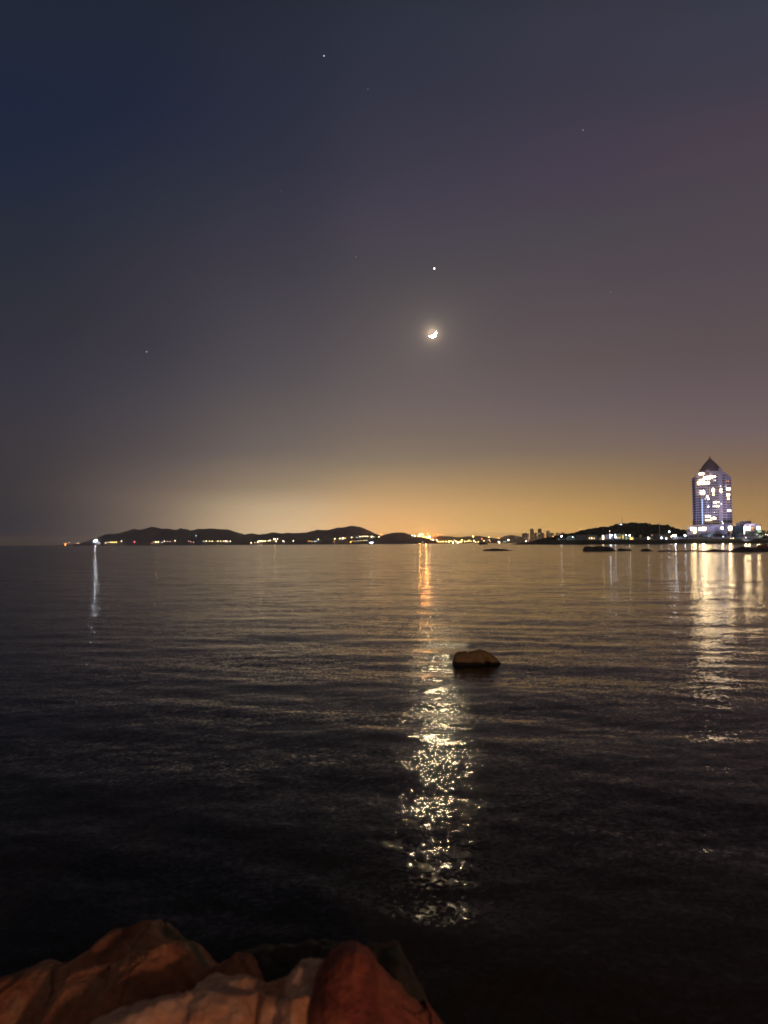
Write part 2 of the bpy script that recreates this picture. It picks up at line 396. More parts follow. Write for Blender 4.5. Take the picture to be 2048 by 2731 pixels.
far1 = [(1120,1448),(1150,1434),(1174,1429),(1198,1431),(1220,1433),(1244,1430),(1278,1429),(1301,1434.5),(1330,1437),(1348,1430),(1357,1427.5),(1365,1426.3),(1372,1426.8),(1380,1428.3),(1394,1434),(1411,1440),(1440,1444),(1500,1447)]
ridge('hill', far1, 12500, 900, M['farhill'], 14, 0.002, 3, 700, seed=7)
lowland = [(1150,1448.5),(1165,1446.6),(1240,1446.2),(1340,1446),(1420,1445.6),(1500,1445.3)]
bvL = ridge('hill', lowland, 6600, 200, M['hill'], 0.6, 0.01, 4, 200, seed=9, nv=10)

head = [(1418,1449),(1449,1444),(1475,1435),(1496,1428),(1519,1426),(1542,1423),(1559,1420),(1582,1416.5),(1603,1412.5),(1617,1415),(1629,1409),(1640,1405),(1658,1404.5),(1672,1404),(1692,1400.5),(1713,1405),(1736,1407),(1756,1408.5),(1768,1414),(1785,1417),(1802,1420),(1828,1424),(1854,1428),(1900,1431),(2060,1433),(2200,1436),(2500,1440)]
bvH = ridge('hill', head, 1340, 260, M['headland'], 3, 0.02, 2, 200, seed=11)

# terrace the shore buildings stand on
GZ = 6.4
def shoreY(px): return interp([(1410,1120),(1500,1060),(1700,980),(1800,930),(1900,905),(2050,890),(2500,860)], px)
m = MB(); vs = []; fs = []
pxs = list(range(1412, 2500, 4)); prof_t = [(0,-1.5),(3,0.6),(9,2.6),(18,4.6),(30,6.0),(45,GZ),(150,GZ),(280,GZ),(420,GZ)]
for px in pxs:
    ramp = max(0.02, min(1, (px-1412)/60.0))
    y0 = shoreY(px)+6*noise.noise(Vector((px*0.05, 2, 0)))
    for dy, z in prof_t:
        y = y0+dy; x = (px-1024)/F*y0
        zz = z*ramp if z > 0 else z
        if 0 < z < GZ: zz += 0.9*noise.noise(Vector((x*0.15, y*0.15, 1)))
        vs.append((x*(1+dy/y0), y, zz))
k = len(prof_t)
for i in range(len(pxs)-1):
    for j in range(k-1):
        a = i*k+j; fs.append((a, a+k, a+k+1, a+1))
m.add(vs, fs); m.smooth = True
gr = m.build('ground', mat_plain('shore_ground', (0.07, 0.07, 0.065), (0.035, 0.037, 0.035), 0.25, 0.95), loc=(0, 0, 0)); tag(gr, kind='structure')
bvG = BVHTree.FromPolygons([Vector(v) for v in vs], fs)

# woods on the headland: one mass of crowns
def down(bv, x, y):
    h = bv.ray_cast(Vector((x, y, 900)), Vector((0, 0, -1)))
    return h[0].z if h[0] is not None else None
m = MB()
cnt = 0
while cnt < 2600:
    px = random.uniform(1432, 2150); Y = random.choice((random.uniform(1150, 1345), random.uniform(1290, 1350)))
    x = (px-1024)/F*1340
    z = down(bvH, x, Y)
    if z is None or z < 3: continue
    r = random.uniform(1.8, 4.2)*(0.55 if px < 1540 else 1)
    m.ball((x, Y, z+r*0.35), r, 1, 1, random.uniform(0.7, 1.15), seg=6, ring=4, jit=0.32)
    cnt += 1
tag(m.build('woodland', M['forest'], loc=(0, 0, 0)), 'dark woods covering the low headland hill behind the shore buildings', 'woods', kind='stuff')

# ------------------------------------------------------------------ lamps
LM = {}
def lampmat(kind, strength):
    c = {'warm': (1, 0.72, 0.42), 'white': (0.92, 0.96, 1.0), 'orange': (1, 0.36, 0.07), 'yellow': (1, 0.66, 0.16),
         'pink': (1, 0.5, 0.42), 'red': (1, 0.12, 0.12), 'cool': (0.7, 0.85, 1.0), 'green': (0.7, 1.0, 0.75), 'ivory': (1, 0.72, 0.37)}[kind]
    key = (kind, strength)
    if key not in LM: LM[key] = mat_emit(kind+'_light', c, strength)
    return LM[key]
M['pole'] = mat_plain('painted_metal', (0.10, 0.10, 0.11), None, 1, 0.5)
LMESH = {}
def lamp_mesh(kind, strength, r, h, tall):
    key = (kind, strength, r, h, tall)
    if key in LMESH: return LMESH[key]
    m = MB(); m.bar((0, 0, -1.5), (0, 0, h-r), 0.16+0.02*h, 0.10+0.01*h, 6, 0)
    m.bar((0, 0, h-r*1.1), (0, 0, h-r*0.8), r*0.5, r*0.7, 6, 0)
    m.ball((0, 0, h), r, 1, 1, 1.35 if tall else 1.0, seg=8, ring=4, mi=1)
    o = m.build('lamp', [M['pole'], lampmat(kind, strength)], loc=(0, 0, 0))
    LMESH[key] = o.data; bpy.data.objects.remove(o); return LMESH[key]
def hit(bv, px, py):
    d = ray(px, py); h = bv.ray_cast(CP, d)
    return h[0]
def lamp(px, py, bv, Yd, kind, strength, r, h, label, group, name='street_lamp', cat='lamp', tall=True):
    """lamp head at photo point px,py; stands on surface bv, else at depth Yd"""
    p = None
    if bv is not None:
        h0 = hit(bv, px, py + h/(Yd)*F)
        if h0 is not None: p = h0
    if p is None:
        q = at(px, py, Yd); p = Vector((q.x, q.y, q.z-h))
    o = bpy.data.objects.new(name, lamp_mesh(kind, strength, r, h, tall)); col.objects.link(o)
    o.location = p
    tag(o, label, cat, group); return o

# intensity classes: (strength, radius)
CL = {0: (6.0, 1.6), 1: (16.0, 1.9), 2: (26.0, 2.4), 3: (34.0, 3.2)}
gA = 'street lamps along the far island shore'
def lset(pts, bv, Yd, label, group, h=8.0, sc_=1.0):
    for (x, y, k, c) in pts:
        s, r = CL[c]; lamp(x, y, bv, Yd, k, s, r*sc_, h, label, group)
lset([(185,1447,'pink',1),(204,1449,'pink',0),(209.4,1449,'warm',1),(217,1448.5,'warm',1),(225,1448,'pink',0),(235,1448,'warm',1),(244,1448,'warm',1)], bvD, 5250,
     'small warm lamp in the row between the orange-lit boat and the white-lit ship', gA, 5)
lset([(282,1447.6,'warm',1),(288.5,1446,'warm',0),(294,1446,'warm',1),(299,1446,'yellow',1),(304,1446.3,'yellow',1),(309.8,1446.3,'yellow',1)], bvA, 5300,
     'small yellowish lamp in the tight row just right of the white-lit ship', gA, 6)
lset([(324,1443,'warm',1)], bvA, 5300, 'single warm lamp right of the tight row beside the ship', gA)
lset([(358.7,1445.4,'red',1)], bvA, 5300, 'lone red lamp under the left end of the island hills', gA)
lset([(405,1449,'orange',0),(409,1445.5,'pink',0),(415.5,1446,'warm',2),(422,1445.5,'yellow',2),(432,1446,'cool',0),(438.4,1443.6,'pink',1),(447.5,1444,'warm',0),(454,1444.5,'pink',0)], bvA, 5300,
     'warm lamp in the loose cluster below the two leftmost hill bumps', gA)
lset([(467,1442.5,'ivory',1)], bvA, 5300, 'single bright lamp at the right end of the leftmost cluster', gA)
lset([(503,1443,'pink',0),(509,1445,'pink',0),(516,1446,'pink',0)], bvA, 5300, 'dim pink lamp in the small faint cluster before the evenly spaced row', gA)
lset([(522.7,1428.5,'cool',0)], bvA, 5300, 'lone dim bluish lamp high on the dark island hillside', gA)
lset([(543,1443.5,'cool',0),(550,1443.3,'ivory',1),(558.5,1443.5,'yellow',1),(566,1443.5,'ivory',1),(580.5,1443.4,'ivory',1),(588.3,1443.4,'ivory',1),(596.5,1443.4,'ivory',1),(602,1443.6,'pink',2),(605.8,1443.3,'ivory',1),(614,1443.6,'warm',1)], bvA, 5300,
     'bright lamp in the evenly spaced row below the flat-topped hill', gA)
lset([(620,1448.3,'ivory',1),(626,1448.3,'warm',0),(633,1448,'ivory',1),(637.5,1449,'yellow',1),(642,1448.5,'yellow',0),(650.4,1448.5,'cool',0)], bvA, 5300,
     'small lamp close to the waterline left of the saddle between the hills', gA, 5)
lset([(669.7,1447.6,'warm',1),(679.3,1447,'pink',0),(686.9,1446,'warm',1),(690,1443.3,'ivory',1),(692.6,1443.3,'ivory',1),(697,1443.5,'yellow',2),(701.8,1443.3,'ivory',1),(707.3,1443.1,'ivory',1),(714.8,1442.4,'warm',0),(717.7,1442,'ivory',1),(720.9,1441.3,'warm',1)], bvB, 4800,
     'warm lamp in the crowded row just left of the big yellow lamp', gA)
lset([(731.9,1437.8,'yellow',3)], bvB, 4800, 'big round yellow lamp, largest light on the island shore', gA)
lset([(739.7,1437.5,'warm',1),(736,1443.6,'warm',1)], bvB, 4800, 'small warm lamp close beside the big yellow lamp', gA)
lset([(755,1443,'ivory',1),(758,1445,'cool',0)], bvB, 4800, 'small pale lamp of the pair right of the big yellow lamp', gA)
lset([(782.3,1442.5,'warm',1)], bvB, 4800, 'lone warm lamp in the dark stretch right of the pale pair', gA)
lset([(822,1443.4,'orange',0),(826,1443,'orange',0),(831.8,1443.6,'warm',0),(839,1444,'cool',0),(843,1443.7,'cool',0)], bvB, 4800, 'faint lamp in the sparse cluster left of the tallest hill', gA)
lset([(849.2,1438.5,'ivory',1)], bvB, 4800, 'single whiter lamp above the sparse faint cluster', gA)
lset([(893,1437,'ivory',1),(905.6,1436,'warm',1),(908.2,1436,'warm',0),(913.9,1435.6,'ivory',2),(916.6,1435.4,'pink',1),(922,1435.2,'yellow',0),(937.7,1433.6,'ivory',1)], bvB, 4800,
     'bright lamp halfway up in the row under the tallest hill', gA)
lset([(891,1445,'orange',0),(934.5,1445.5,'orange',1),(936.7,1445.5,'orange',0),(939,1442,'orange',0),(946.8,1443.2,'yellow',0),(955,1442.4,'cool',0),(962,1442,'yellow',0),(970,1441.5,'yellow',0),(973,1441,'yellow',0),(978,1441,'cool',0)], bvB, 4800,
     'dim lamp low by the water below the tallest hill', gA, 6)
lset([(951.6,1434,'cool',0),(959.9,1431,'ivory',1),(967,1430.7,'ivory',1),(974,1430.4,'ivory',1),(980,1430.5,'ivory',1),(991,1431.4,'ivory',2),(997,1432,'green',0)], bvB, 4800,
     'white lamp in the even row climbing the right flank of the tallest hill', gA)
lset([(1010.5,1431.5,'ivory',1),(1016,1431.5,'ivory',1)], bvB, 4800, 'white lamp of the pair in the notch before the small round hill', gA)
lset([(1016.6,1425.5,'orange',1)], None, 4900, 'orange beacon lamp at the notch above the white pair', gA, 25)

gP = 'lamps of the far port'
lset([(1099.3,1427.8,'ivory',1),(1106,1429.3,'ivory',2),(1116,1430,'yellow',2)], bvC, 4300, 'pale lamp on the descending right shoulder of the small round hill', gP, 7)
lamp(1120.3, 1427, None, 4620, 'orange', 170, 4.4, 30, 'largest orange floodlight of the port, source of the orange streak on the water', gP, 'floodlight_mast')
lamp(1126.8, 1424.8, None, 4620, 'yellow', 26, 2.2, 34, 'small floodlight just right of and above the largest orange floodlight', gP, 'floodlight_mast')
lamp(1145.3, 1432, None, 4620, 'warm', 60, 3.8, 22, 'big pale floodlight under the slim crane right of the orange one', gP, 'floodlight_mast')
lset([(1128,1431,'orange',3),(1133,1432.5,'orange',2),(1137.5,1433,'orange',3),(1141,1434,'orange',1),(1124,1433,'orange',2),(1150,1438.6,'orange',2),(1155,1439.5,'warm',2)], None, 4650, 'orange work lamp in the blazing port yard behind the small hill', gP, 15)
lset([(1164.6,1440,'ivory',2),(1168,1444.5,'yellow',2),(1171.5,1445,'yellow',1),(1175.5,1445,'yellow',2),(1181.8,1444.5,'yellow',2),(1189.7,1444.6,'yellow',2),(1197.4,1444.2,'yellow',3),(1203,1443,'yellow',1),(1208,1446.8,'ivory',3),
      (1211.5,1440.5,'warm',1),(1216,1443.5,'yellow',2),(1220.8,1447,'ivory',3),(1226,1444.8,'yellow',2),(1230,1444.5,'yellow',3),(1232,1440.3,'yellow',2),(1239.4,1444.3,'yellow',2),(1246,1444.6,'yellow',1),(1250.5,1441.6,'yellow',2),(1256,1444,'yellow',1),(1263.9,1442,'ivory',2),(1268.6,1446,'warm',1),(1275,1445,'yellow',1)], None, 6300,
     'yellow quay lamp in the long dense row right of the port cranes', gP, 14, 1.25)
lset([(1261.6,1431,'yellow',3)], None, 6400, 'high pale yellow lamp standing alone above the quay row', gP, 70, 1.1)
lset([(1285,1436.5,'red',2)], None, 6400, 'reddish lamp on the thin mast right of the quay row', gP, 50)
lset([(1290,1442,'yellow',2)], None, 6400, 'small yellow lamp beside the reddish mast lamp', gP, 20)
lset([(1304,1433,'yellow',2),(1304.6,1440,'warm',1)], None, 6400, 'pale lamp on the slender tower midway along the low shore', gP, 55)
lset([(1308,1444.7,'orange',1)], None, 6400, 'dim orange lamp at the foot of the slender tower', gP, 15)
lset([(1328.5,1435,'orange',1),(1331.5,1436,'orange',1)], None, 6400, 'orange lamp above the big white shore light', gP, 50)
lset([(1331.7,1446.5,'ivory',3),(1329.5,1445.2,'ivory',2)], None, 6200, 'big white light low on the shore left of the hazy round hill', gP, 12, 1.3)
lset([(1343.6,1444.8,'green',0),(1348,1444.5,'green',0)], None, 6400, 'dim greenish lamp between the white light and the hazy round hill', gP, 15)
lset([(1355.7,1440,'ivory',3)], None, 6300, 'big cream light in front of the hazy round hill', gP, 40, 1.2)
lset([(1402,1444,'warm',2),(1404,1442,'pink',1)], None, 6350, 'pinkish lamp at the foot of the left tower blocks', gP, 20)
lset([(1434.7,1440.4,'yellow',3)], None, 6300, 'big yellow lamp between the two tallest far tower blocks', gP, 40, 1.35)
lset([(1476,1431,'orange',2),(1497,1421,'red',0),(1519,1421.5,'red',0)], None, 6300, 'orange lamp beside the far tower blocks', gP, 60)

# ------------------------------------------------------------------ port cranes, masts
M['crane'] = mat_plain('crane_steel', (0.30, 0.10, 0.05), None, 1, 0.6)
def P(px, py, Y): return at(px, py, Y)
def crane(px, ytop, ybase, Y, kind, label):
    b0 = P(px, ybase, Y); t0 = P(px, ytop, Y); h = t0.z-b0.z
    r = empty('port_crane', b0, label, 'crane', 'port cranes')
    m = MB(); wd = 2.2
    if kind == 'jib':
        for sx in (-1, 1): m.bar(b0+Vector((sx*wd*1.5, 0, 0)), b0+Vector((0, 0, h*0.72)), 1.1, 0.8)
        m.build('mast', M['crane'], r)
        m = MB(); m.bar(b0+Vector((-6, 0, h*0.66)), b0+Vector((7, 0, h)), 1.2, 0.7); m.bar(b0+Vector((0, 0, h*0.72)), b0+Vector((7, 0, h)), .4)
        m.build('jib', M['crane'], r)
        m = MB(); m.box(b0.x-3, b0.x+3, b0.y-2, b0.y+2, b0.z+h*0.55, b0.z+h*0.66); m.build('cab', M['crane'], r)
    else:
        for sx in (-1, 1): m.bar(b0+Vector((sx*4.5, 0, 0)), b0+Vector((sx*2.2, 0, h*0.85)), 1.0)
        for k in range(5):
            z0 = h*0.85*k/5; z1 = h*0.85*(k+1)/5
            m.bar(b0+Vector((-4, 0, z0)), b0+Vector((3, 0, z1)), 0.4)
        m.build('mast', M['crane'], r)
        m = MB(); m.bar(b0+Vector((-9, 0, h)), b0+Vector((9, 0, h)), 1.4); m.bar(b0+Vector((-9, 0, h)), b0+Vector((0, 0, h*0.82)), 0.6); m.bar(b0+Vector((9, 0, h)), b0+Vector((0, 0, h*0.82)), 0.6)
        m.build('boom', M['crane'], r)
        for sx in (-1, 1):
            m = MB(); m.ball(b0+Vector((sx*7, -3, h-2)), 1.7, seg=8, ring=4); m.build('floodlight', lampmat('orange', 14.0), r)
crane(1142.6, 1409, 1436, 4700, 'jib', 'tallest slim port crane with raised jib above the orange lights')
crane(1162, 1425, 1447, 4700, 'tee', 'red-lit port crane left of its twin at the start of the quay lamps')
crane(1173, 1425, 1447, 4700, 'tee', 'red-lit port crane right of its twin above the quay lamps')
b0 = P(1153.6, 1441, 4700); t0 = P(1153.6, 1420, 4700); h = t0.z-b0.z
r = empty('lit_mast', b0, 'thin orange-lit vertical mast between the slim crane and the twin cranes', 'mast')
m = MB(); m.bar(b0, t0, 1.6, 1.1); m.build('pole', M['crane'], r)
m = MB(); m.box(b0.x-0.9, b0.x+0.9, b0.y-2.6, b0.y-1.8, b0.z+h*0.35, b0.z+h*0.97); m.build('light_strip', lampmat('yellow', 1.6), r)  # glowing strip in place of orange light falling on the mast
# port sheds lit by the floodlights
M['shed'] = mat_plain('shed_cladding', (0.45, 0.42, 0.38), None, 0.3, 0.7)
for i, (x0, x1, yt, lb) in enumerate([(1122, 1136, 1433.5, 'long orange-lit port shed behind the small round hill'), (1138, 1150, 1436, 'smaller orange-lit port shed left of the light mast')]):
    a = P(x0, 1446, 4760); c = P(x1, yt, 4760)
    r = empty('port_shed', Vector(((a.x+c.x)/2, 4760, 0)), lb, 'shed')
    m = MB(); m.box(a.x, c.x, 4760, 4800, -1, c.z-3); m.build('wall', M['shed'], r)
    m = MB(); m.prism([(a.x-1, 4758), (c.x+1, 4758), (c.x+1, 4780), (a.x-1, 4780)], c.z-2.99, [c.z-2.6, c.z-2.6, c.z, c.z])
    m.prism([(a.x-1, 4780.01), (c.x+1, 4780.01), (c.x+1, 4802), (a.x-1, 4802)], c.z-2.99, [c.z, c.z, c.z-2.6, c.z-2.6]); m.build('roof', M['shed'], r)

# ------------------------------------------------------------------ far tower blocks
M['farwall'] = mat_plain('tower_block_render', (0.62, 0.48, 0.30), (0.48, 0.38, 0.25), 0.01, 0.9)
M['farglass'] = mat_plain('tower_block_recess', (0.22, 0.17, 0.10), None, 0.05, 0.7)
blocks = [(1392,1410,1422.7,'broad low far block at the left end of the tower blocks'),
 (1413.7,1423.4,1411,'left one of the two tallest far tower blocks'),
 (1424.4,1433,1422,'lower far block between the two tallest ones'),
 (1434.6,1444.5,1410.7,'right one of the two tallest far tower blocks'),
 (1445,1451,1422,'low narrow far block right of the second tallest'),
 (1457,1466,1416.5,'mid-height far tower block right of the orange tower'),
 (1466.8,1476.7,1422,'lower far block next to the mid-height one'),
 (1483,1488,1421.5,'small slim far block half hidden by the headland slope'),
 (1489.5,1494,1422,'second small slim far block by the headland slope'),
 (1496,1506,1420.5,'wide far block rising behind the headland shed')]
for i, (x0, x1, yt, lb) in enumerate(blocks):
    Yb = 7000+60*(i % 3); a = P(x0, 1448, Yb); c = P(x1, yt, Yb); D = 34; zt = c.z
    r = empty('tower_block', Vector(((a.x+c.x)/2, Yb, 0)), lb, 'tower block', 'far tower blocks')
    face_cam(r)
    m = MB(); wdt = c.x-a.x
    m.box(a.x, c.x, Yb, Yb+D, -1, zt)
    m.build('wall', M['farwall'], r)
    m = MB(); n = max(2, int(wdt/9))
    for k in range(n):
        xx = a.x+wdt*(k+0.5)/n; fl = 5.0
        m.box(xx-wdt/n*0.22, xx+wdt/n*0.22, Yb-0.8, Yb-0.01, 8, zt-6)
    m.build('balcony_column', M['farglass'], r)
    m = MB(); m.box(a.x+wdt*0.3, c.x-wdt*0.3, Yb+8, Yb+22, zt+0.01, zt+5); m.build('roof_house', M['farwall'], r)
    rnd = random.Random(i)
    for k in range(3 if wdt > 25 else 1):
        xx = a.x+wdt*rnd.uniform(0.15, 0.85); zz = rnd.uniform(0.3, 0.9)*zt
        m = MB(); m.box(xx-1.6, xx+1.6, Yb-1.2, Yb-0.85, zz, zz+2.6); m.build('window', lampmat('warm', 3.0), r)
# Y-topped tower between the blocks; shaft and fork glow instead of being lit
b0 = P(1452.6, 1443, 6800); t0 = P(1452.6, 1424, 6800); h = t0.z-b0.z
r = empty('glowing_tower', b0, 'slim orange-glowing tower with forked top between far tower blocks', 'tower')
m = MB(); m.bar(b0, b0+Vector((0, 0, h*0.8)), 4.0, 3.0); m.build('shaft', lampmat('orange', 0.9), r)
for sx in (-1, 1):
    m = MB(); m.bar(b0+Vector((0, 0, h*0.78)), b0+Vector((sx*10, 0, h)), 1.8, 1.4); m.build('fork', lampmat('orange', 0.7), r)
b0 = P(1408.5, 1446, 6300); t0 = P(1408.5, 1433, 6300)
r = empty('light_column', b0, 'short vertical pinkish light before the leftmost far block', 'light')
m = MB(); m.bar(b0, t0, 3.4, 2.6); m.build('stack', lampmat('pink', 0.8), r)  # column glows by itself, standing for a vertical light
m = MB(); m.bar(t0, t0+Vector((0, 0, 3)), 3.1, 3.1); m.build('cap', M['crane'], r)

# ------------------------------------------------------------------ hotel tower
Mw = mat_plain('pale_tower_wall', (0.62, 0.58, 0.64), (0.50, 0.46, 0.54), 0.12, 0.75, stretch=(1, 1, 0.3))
Mw2 = mat_plain('dark_tower_wall', (0.42, 0.40, 0.46), (0.34, 0.32, 0.38), 0.3, 0.7)  # darker copy of the wall colour, for wings and recess
Mg, nt = newmat('dark_window_glass')
out = N(nt, 'ShaderNodeOutputMaterial'); b = N(nt, 'ShaderNodeBsdfPrincipled'); b.inputs['Base Color'].default_value = (0.10, 0.10, 0.15, 1)
b.inputs['Roughness'].default_value = 0.2; L(nt, b.outputs[0], out.inputs[0])
Mr = mat_plain('slate_roof', (0.52, 0.42, 0.52), (0.42, 0.33, 0.43), 0.3, 0.6, stretch=(1, 1, 3))
TY = 1000.0
SX = TY/F
def tx(px): return at(px, 1400, TY).x
def tz(px, py): return at(px, py, TY).z
TB = Vector((tx(1897), TY, GZ-0.5))
tower = empty('hotel_tower', TB, 'tall pale tower with pointed dark roof and many lit windows on the right', 'tower')
zb = GZ-0.4
# bays: (x0,x1, yfront, yback, top left py, top right py, name)
bays = [('wing', 1846.5, 1856.5, 9, 34, 1273, 1268),
        ('bay', 1856.5, 1871, 2.5, 34, 1262.5, 1261),
        ('bay', 1871, 1884, 0.8, 34, 1259.5, 1256),
        ('bay', 1884, 1895.5, 0.0, 34, 1252.5, 1251.5),
        ('recess', 1895.5, 1900.2, 4.0, 34, 1259, 1259),
        ('bay', 1900.2, 1919, 1.2, 34, 1256.5, 1255),
        ('fin', 1919, 1927.5, -1.8, 34, 1247.5, 1249),
        ('bay', 1927.5, 1938, 5.0, 36, 1259, 1260),
        ('wing', 1938, 1953.5, 8.5, 38, 1262, 1273)]
face_cam(tower)
wall = MB(); wing = MB(); glass = MB(); span = MB(); pil = MB()
def tbox(mb, x0, x1, yf, yb_, z0, z1): mb.box(x0, x1, TY+yf, TY+yb_, z0, z1)
eps = 0.004
for i, (nm, x0, x1, yf, yb_, pl, pr) in enumerate(bays):
    a, c = tx(x0)+eps, tx(x1)-eps; zl, zr = tz(x0, pl), tz(x1, pr)
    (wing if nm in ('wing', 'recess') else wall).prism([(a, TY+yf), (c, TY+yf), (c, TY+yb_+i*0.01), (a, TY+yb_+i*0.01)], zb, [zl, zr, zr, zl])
    if nm in ('bay', 'wing', 'recess'):
        nwin = max(1, int((c-a)/2.6)); zt = min(zl, zr)-1.6
        fl = 3.3; z = zb+18.5
        while z+fl < zt:
            for k in range(nwin):
                w_ = (c-a-0.5)/nwin; xa = a+0.25+k*w_
                tbox(glass, xa+0.25, xa+w_-0.25, yf-0.06, yf-0.005, z+0.8, z+2.5)
            tbox(span, a+0.05, c-0.05, yf-0.16, yf-0.004, z+2.75, z+3.05)
            z += fl
    # vertical pilasters at bay edges
    tbox(pil, a+0.02, a+0.9, yf-0.9, yf-0.003, zb+17, min(zl, zr)-0.3)
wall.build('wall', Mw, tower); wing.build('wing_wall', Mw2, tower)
tag(glass.build('dark_window', Mg, tower), kind='stuff')
tag(span.build('floor_band', Mw, tower), kind='stuff')
tag(pil.build('pilaster', Mw, tower), kind='stuff')
# pointed roof, slightly bulging, eight-sided
rf = MB(); cx = tx(1898.2); cy = TY+17; hw = tx(1930.5)-tx(1867); hw /= 2
rcx = (tx(1930.5)+tx(1867))/2
levels = [(0, 1.0), (0.16, 0.93), (0.36, 0.76), (0.56, 0.55), (0.76, 0.31), (0.92, 0.11), (1.0, 0.035)]
z0, z1 = tz(1898, 1257.5), tz(1897, 1217.5); vs = []; ns = 8
for t, s in levels:
    for k in range(ns):
        a = 2*math.pi*(k+0.5)/ns; ccx = rcx+(tx(1897)-rcx)*t
        vs.append((ccx+hw*s*math.cos(a)*1.08, cy+15.5*s*math.sin(a)*1.08, z0+(z1-z0)*t))
fs = []
for j in range(len(levels)-1):
    for k in range(ns): fs.append((j*ns+k, j*ns+(k+1) % ns, (j+1)*ns+(k+1) % ns, (j+1)*ns+k))
fs.append(tuple(range(len(vs)-ns, len(vs)))); fs.append(tuple(range(ns-1, -1, -1)))
rf.add(vs, fs); roof = rf.build('roof', Mr, tower)
m = MB(); m.bar((tx(1897), cy, z1-0.2), (tx(1896.8), cy, tz(1897, 1211.5)), 0.9, 0.3); m.build('finial', Mr, roof)
m = MB(); m.box(tx(1872), tx(1928), TY+3.2, TY+30, z0-6, z0-0.05); m.build('roof_base', Mw, tower)
def bay_face(px):
    for nm, x0, x1, yf, yb_, pl, pr in bays:
        if x0 <= px < x1: return yf
    return 0
# lit windows traced from the photo (zoom of x1800..,y1200.., factor 9.217)
WL = [(612,740,552,608,'i'),(732,806,640,735,'i'),(812,884,640,735,'i'),(897,970,632,695,'i'),(987,1030,632,680,'i'),(567,618,758,845,'y'),(632,678,705,848,'i'),(682,728,705,848,'i'),(735,803,782,838,'i'),(808,874,782,838,'i'),
 (892,914,785,828,'o'),(1002,1034,732,768,'w'),(966,974,738,775,'w'),(638,690,987,1085,'i'),(695,750,987,1085,'i'),(652,735,1108,1160,'O'),(528,550,997,1030,'p'),(586,608,997,1030,'p'),
 (852,882,925,1108,'Y'),(915,982,948,1038,'i'),(955,972,930,944,'i'),(917,984,1072,1120,'y'),(1016,1040,978,1012,'p'),(1062,1094,972,1014,'o'),(1127,1155,882,918,'w'),(1127,1174,962,1058,'i'),
 (782,838,1118,1168,'i'),(806,864,1178,1220,'y'),(748,764,1172,1218,'w'),(957,984,1268,1308,'i'),(1000,1048,1265,1308,'i'),(1062,1100,1265,1304,'y'),(812,845,1372,1408,'i'),
 (922,952,1362,1408,'w'),(958,990,1362,1408,'w'),(1022,1048,1362,1404,'i'),(1072,1098,1366,1408,'i'),(1137,1165,1307,1353,'w'),(1142,1174,1412,1444,'o'),(1142,1180,1492,1534,'p'),
 (1284,1358,738,788,'o'),(1290,1352,842,876,'O'),(1282,1378,925,992,'i'),(1268,1280,878,912,'w'),(1288,1364,1078,1136,'i'),(1297,1360,1178,1224,'y'),(1302,1358,1274,1316,'O'),(1302,1344,1334,1396,'D'),(1300,1380,1462,1512,'i'),(1258,1400,1010,1058,'D'),
 (752,878,1608,1652,'i'),(752,900,1704,1742,'y'),(872,902,1656,1700,'y'),(928,1008,1652,1706,'i'),(958,982,1518,1545,'w'),(812,858,1764,1790,'O'),(1147,1172,1745,1782,'w'),(1160,1194,1786,1832,'w'),(1120,1145,688,716,'D')]
WM = {'i': ('ivory', 52.0), 'w': ('white', 5.0), 'y': ('yellow', 26.0), 'o': ('orange', 1.2), 'O': ('orange', 0.8), 'Y': ('yellow', 0.9), 'p': ('pink', 1.3), 'D': ('warm', 0.25)}
WL2 = []
for x0, x1, y0, y1, c in WL:
    nx = max(1, int(round((x1-x0)/46.0))); ny = max(1, int(round((y1-y0)/56.0)))
    for a_ in range(nx):
        for b_ in range(ny):
            WL2.append((x0+(x1-x0)*a_/nx, x0+(x1-x0)*(a_+1)/nx, y0+(y1-y0)*b_/ny, y0+(y1-y0)*(b_+1)/ny, c))
for x0, x1, y0, y1, c in WL2[:99]:
    pa_, pb_ = 1800+x0/9.217, 1800+x1/9.217; qa, qb = 1200+y0/9.217, 1200+y1/9.217
    yf = min(bay_face(pa_), bay_face(pb_-0.1))
    k = 1.0; iw = 0.24*min(3.6, pb_-pa_); ih = 0.27*min(3.6, qb-qa); pa_ += iw; pb_ -= iw; qa += ih; qb -= ih
    m = MB(); m.box(tx(pa_)*k, tx(pb_)*k, TY+yf-0.32, TY+yf-0.07, tz(pa_, qb), tz(pa_, qa))
    m.build('window', lampmat(*WM[c]), tower)
# vertical light strips
m = MB(); xx = tx(1873.6); m.box(xx-0.55, xx+0.55, TY-0.1, TY+0.3, tz(1873, 1399), tz(1873, 1330)); m.build('light_strip', mat_emit('blue_led', (0.45, 0.65, 1.0), 1.6), tower)
m = MB(); xx = tx(1889); m.box(xx-0.3, xx+0.3, TY-0.7, TY-0.4, tz(1889, 1370), tz(1889, 1300)); m.build('light_strip', mat_emit('violet_led', (0.55, 0.55, 1.0), 0.6), tower)

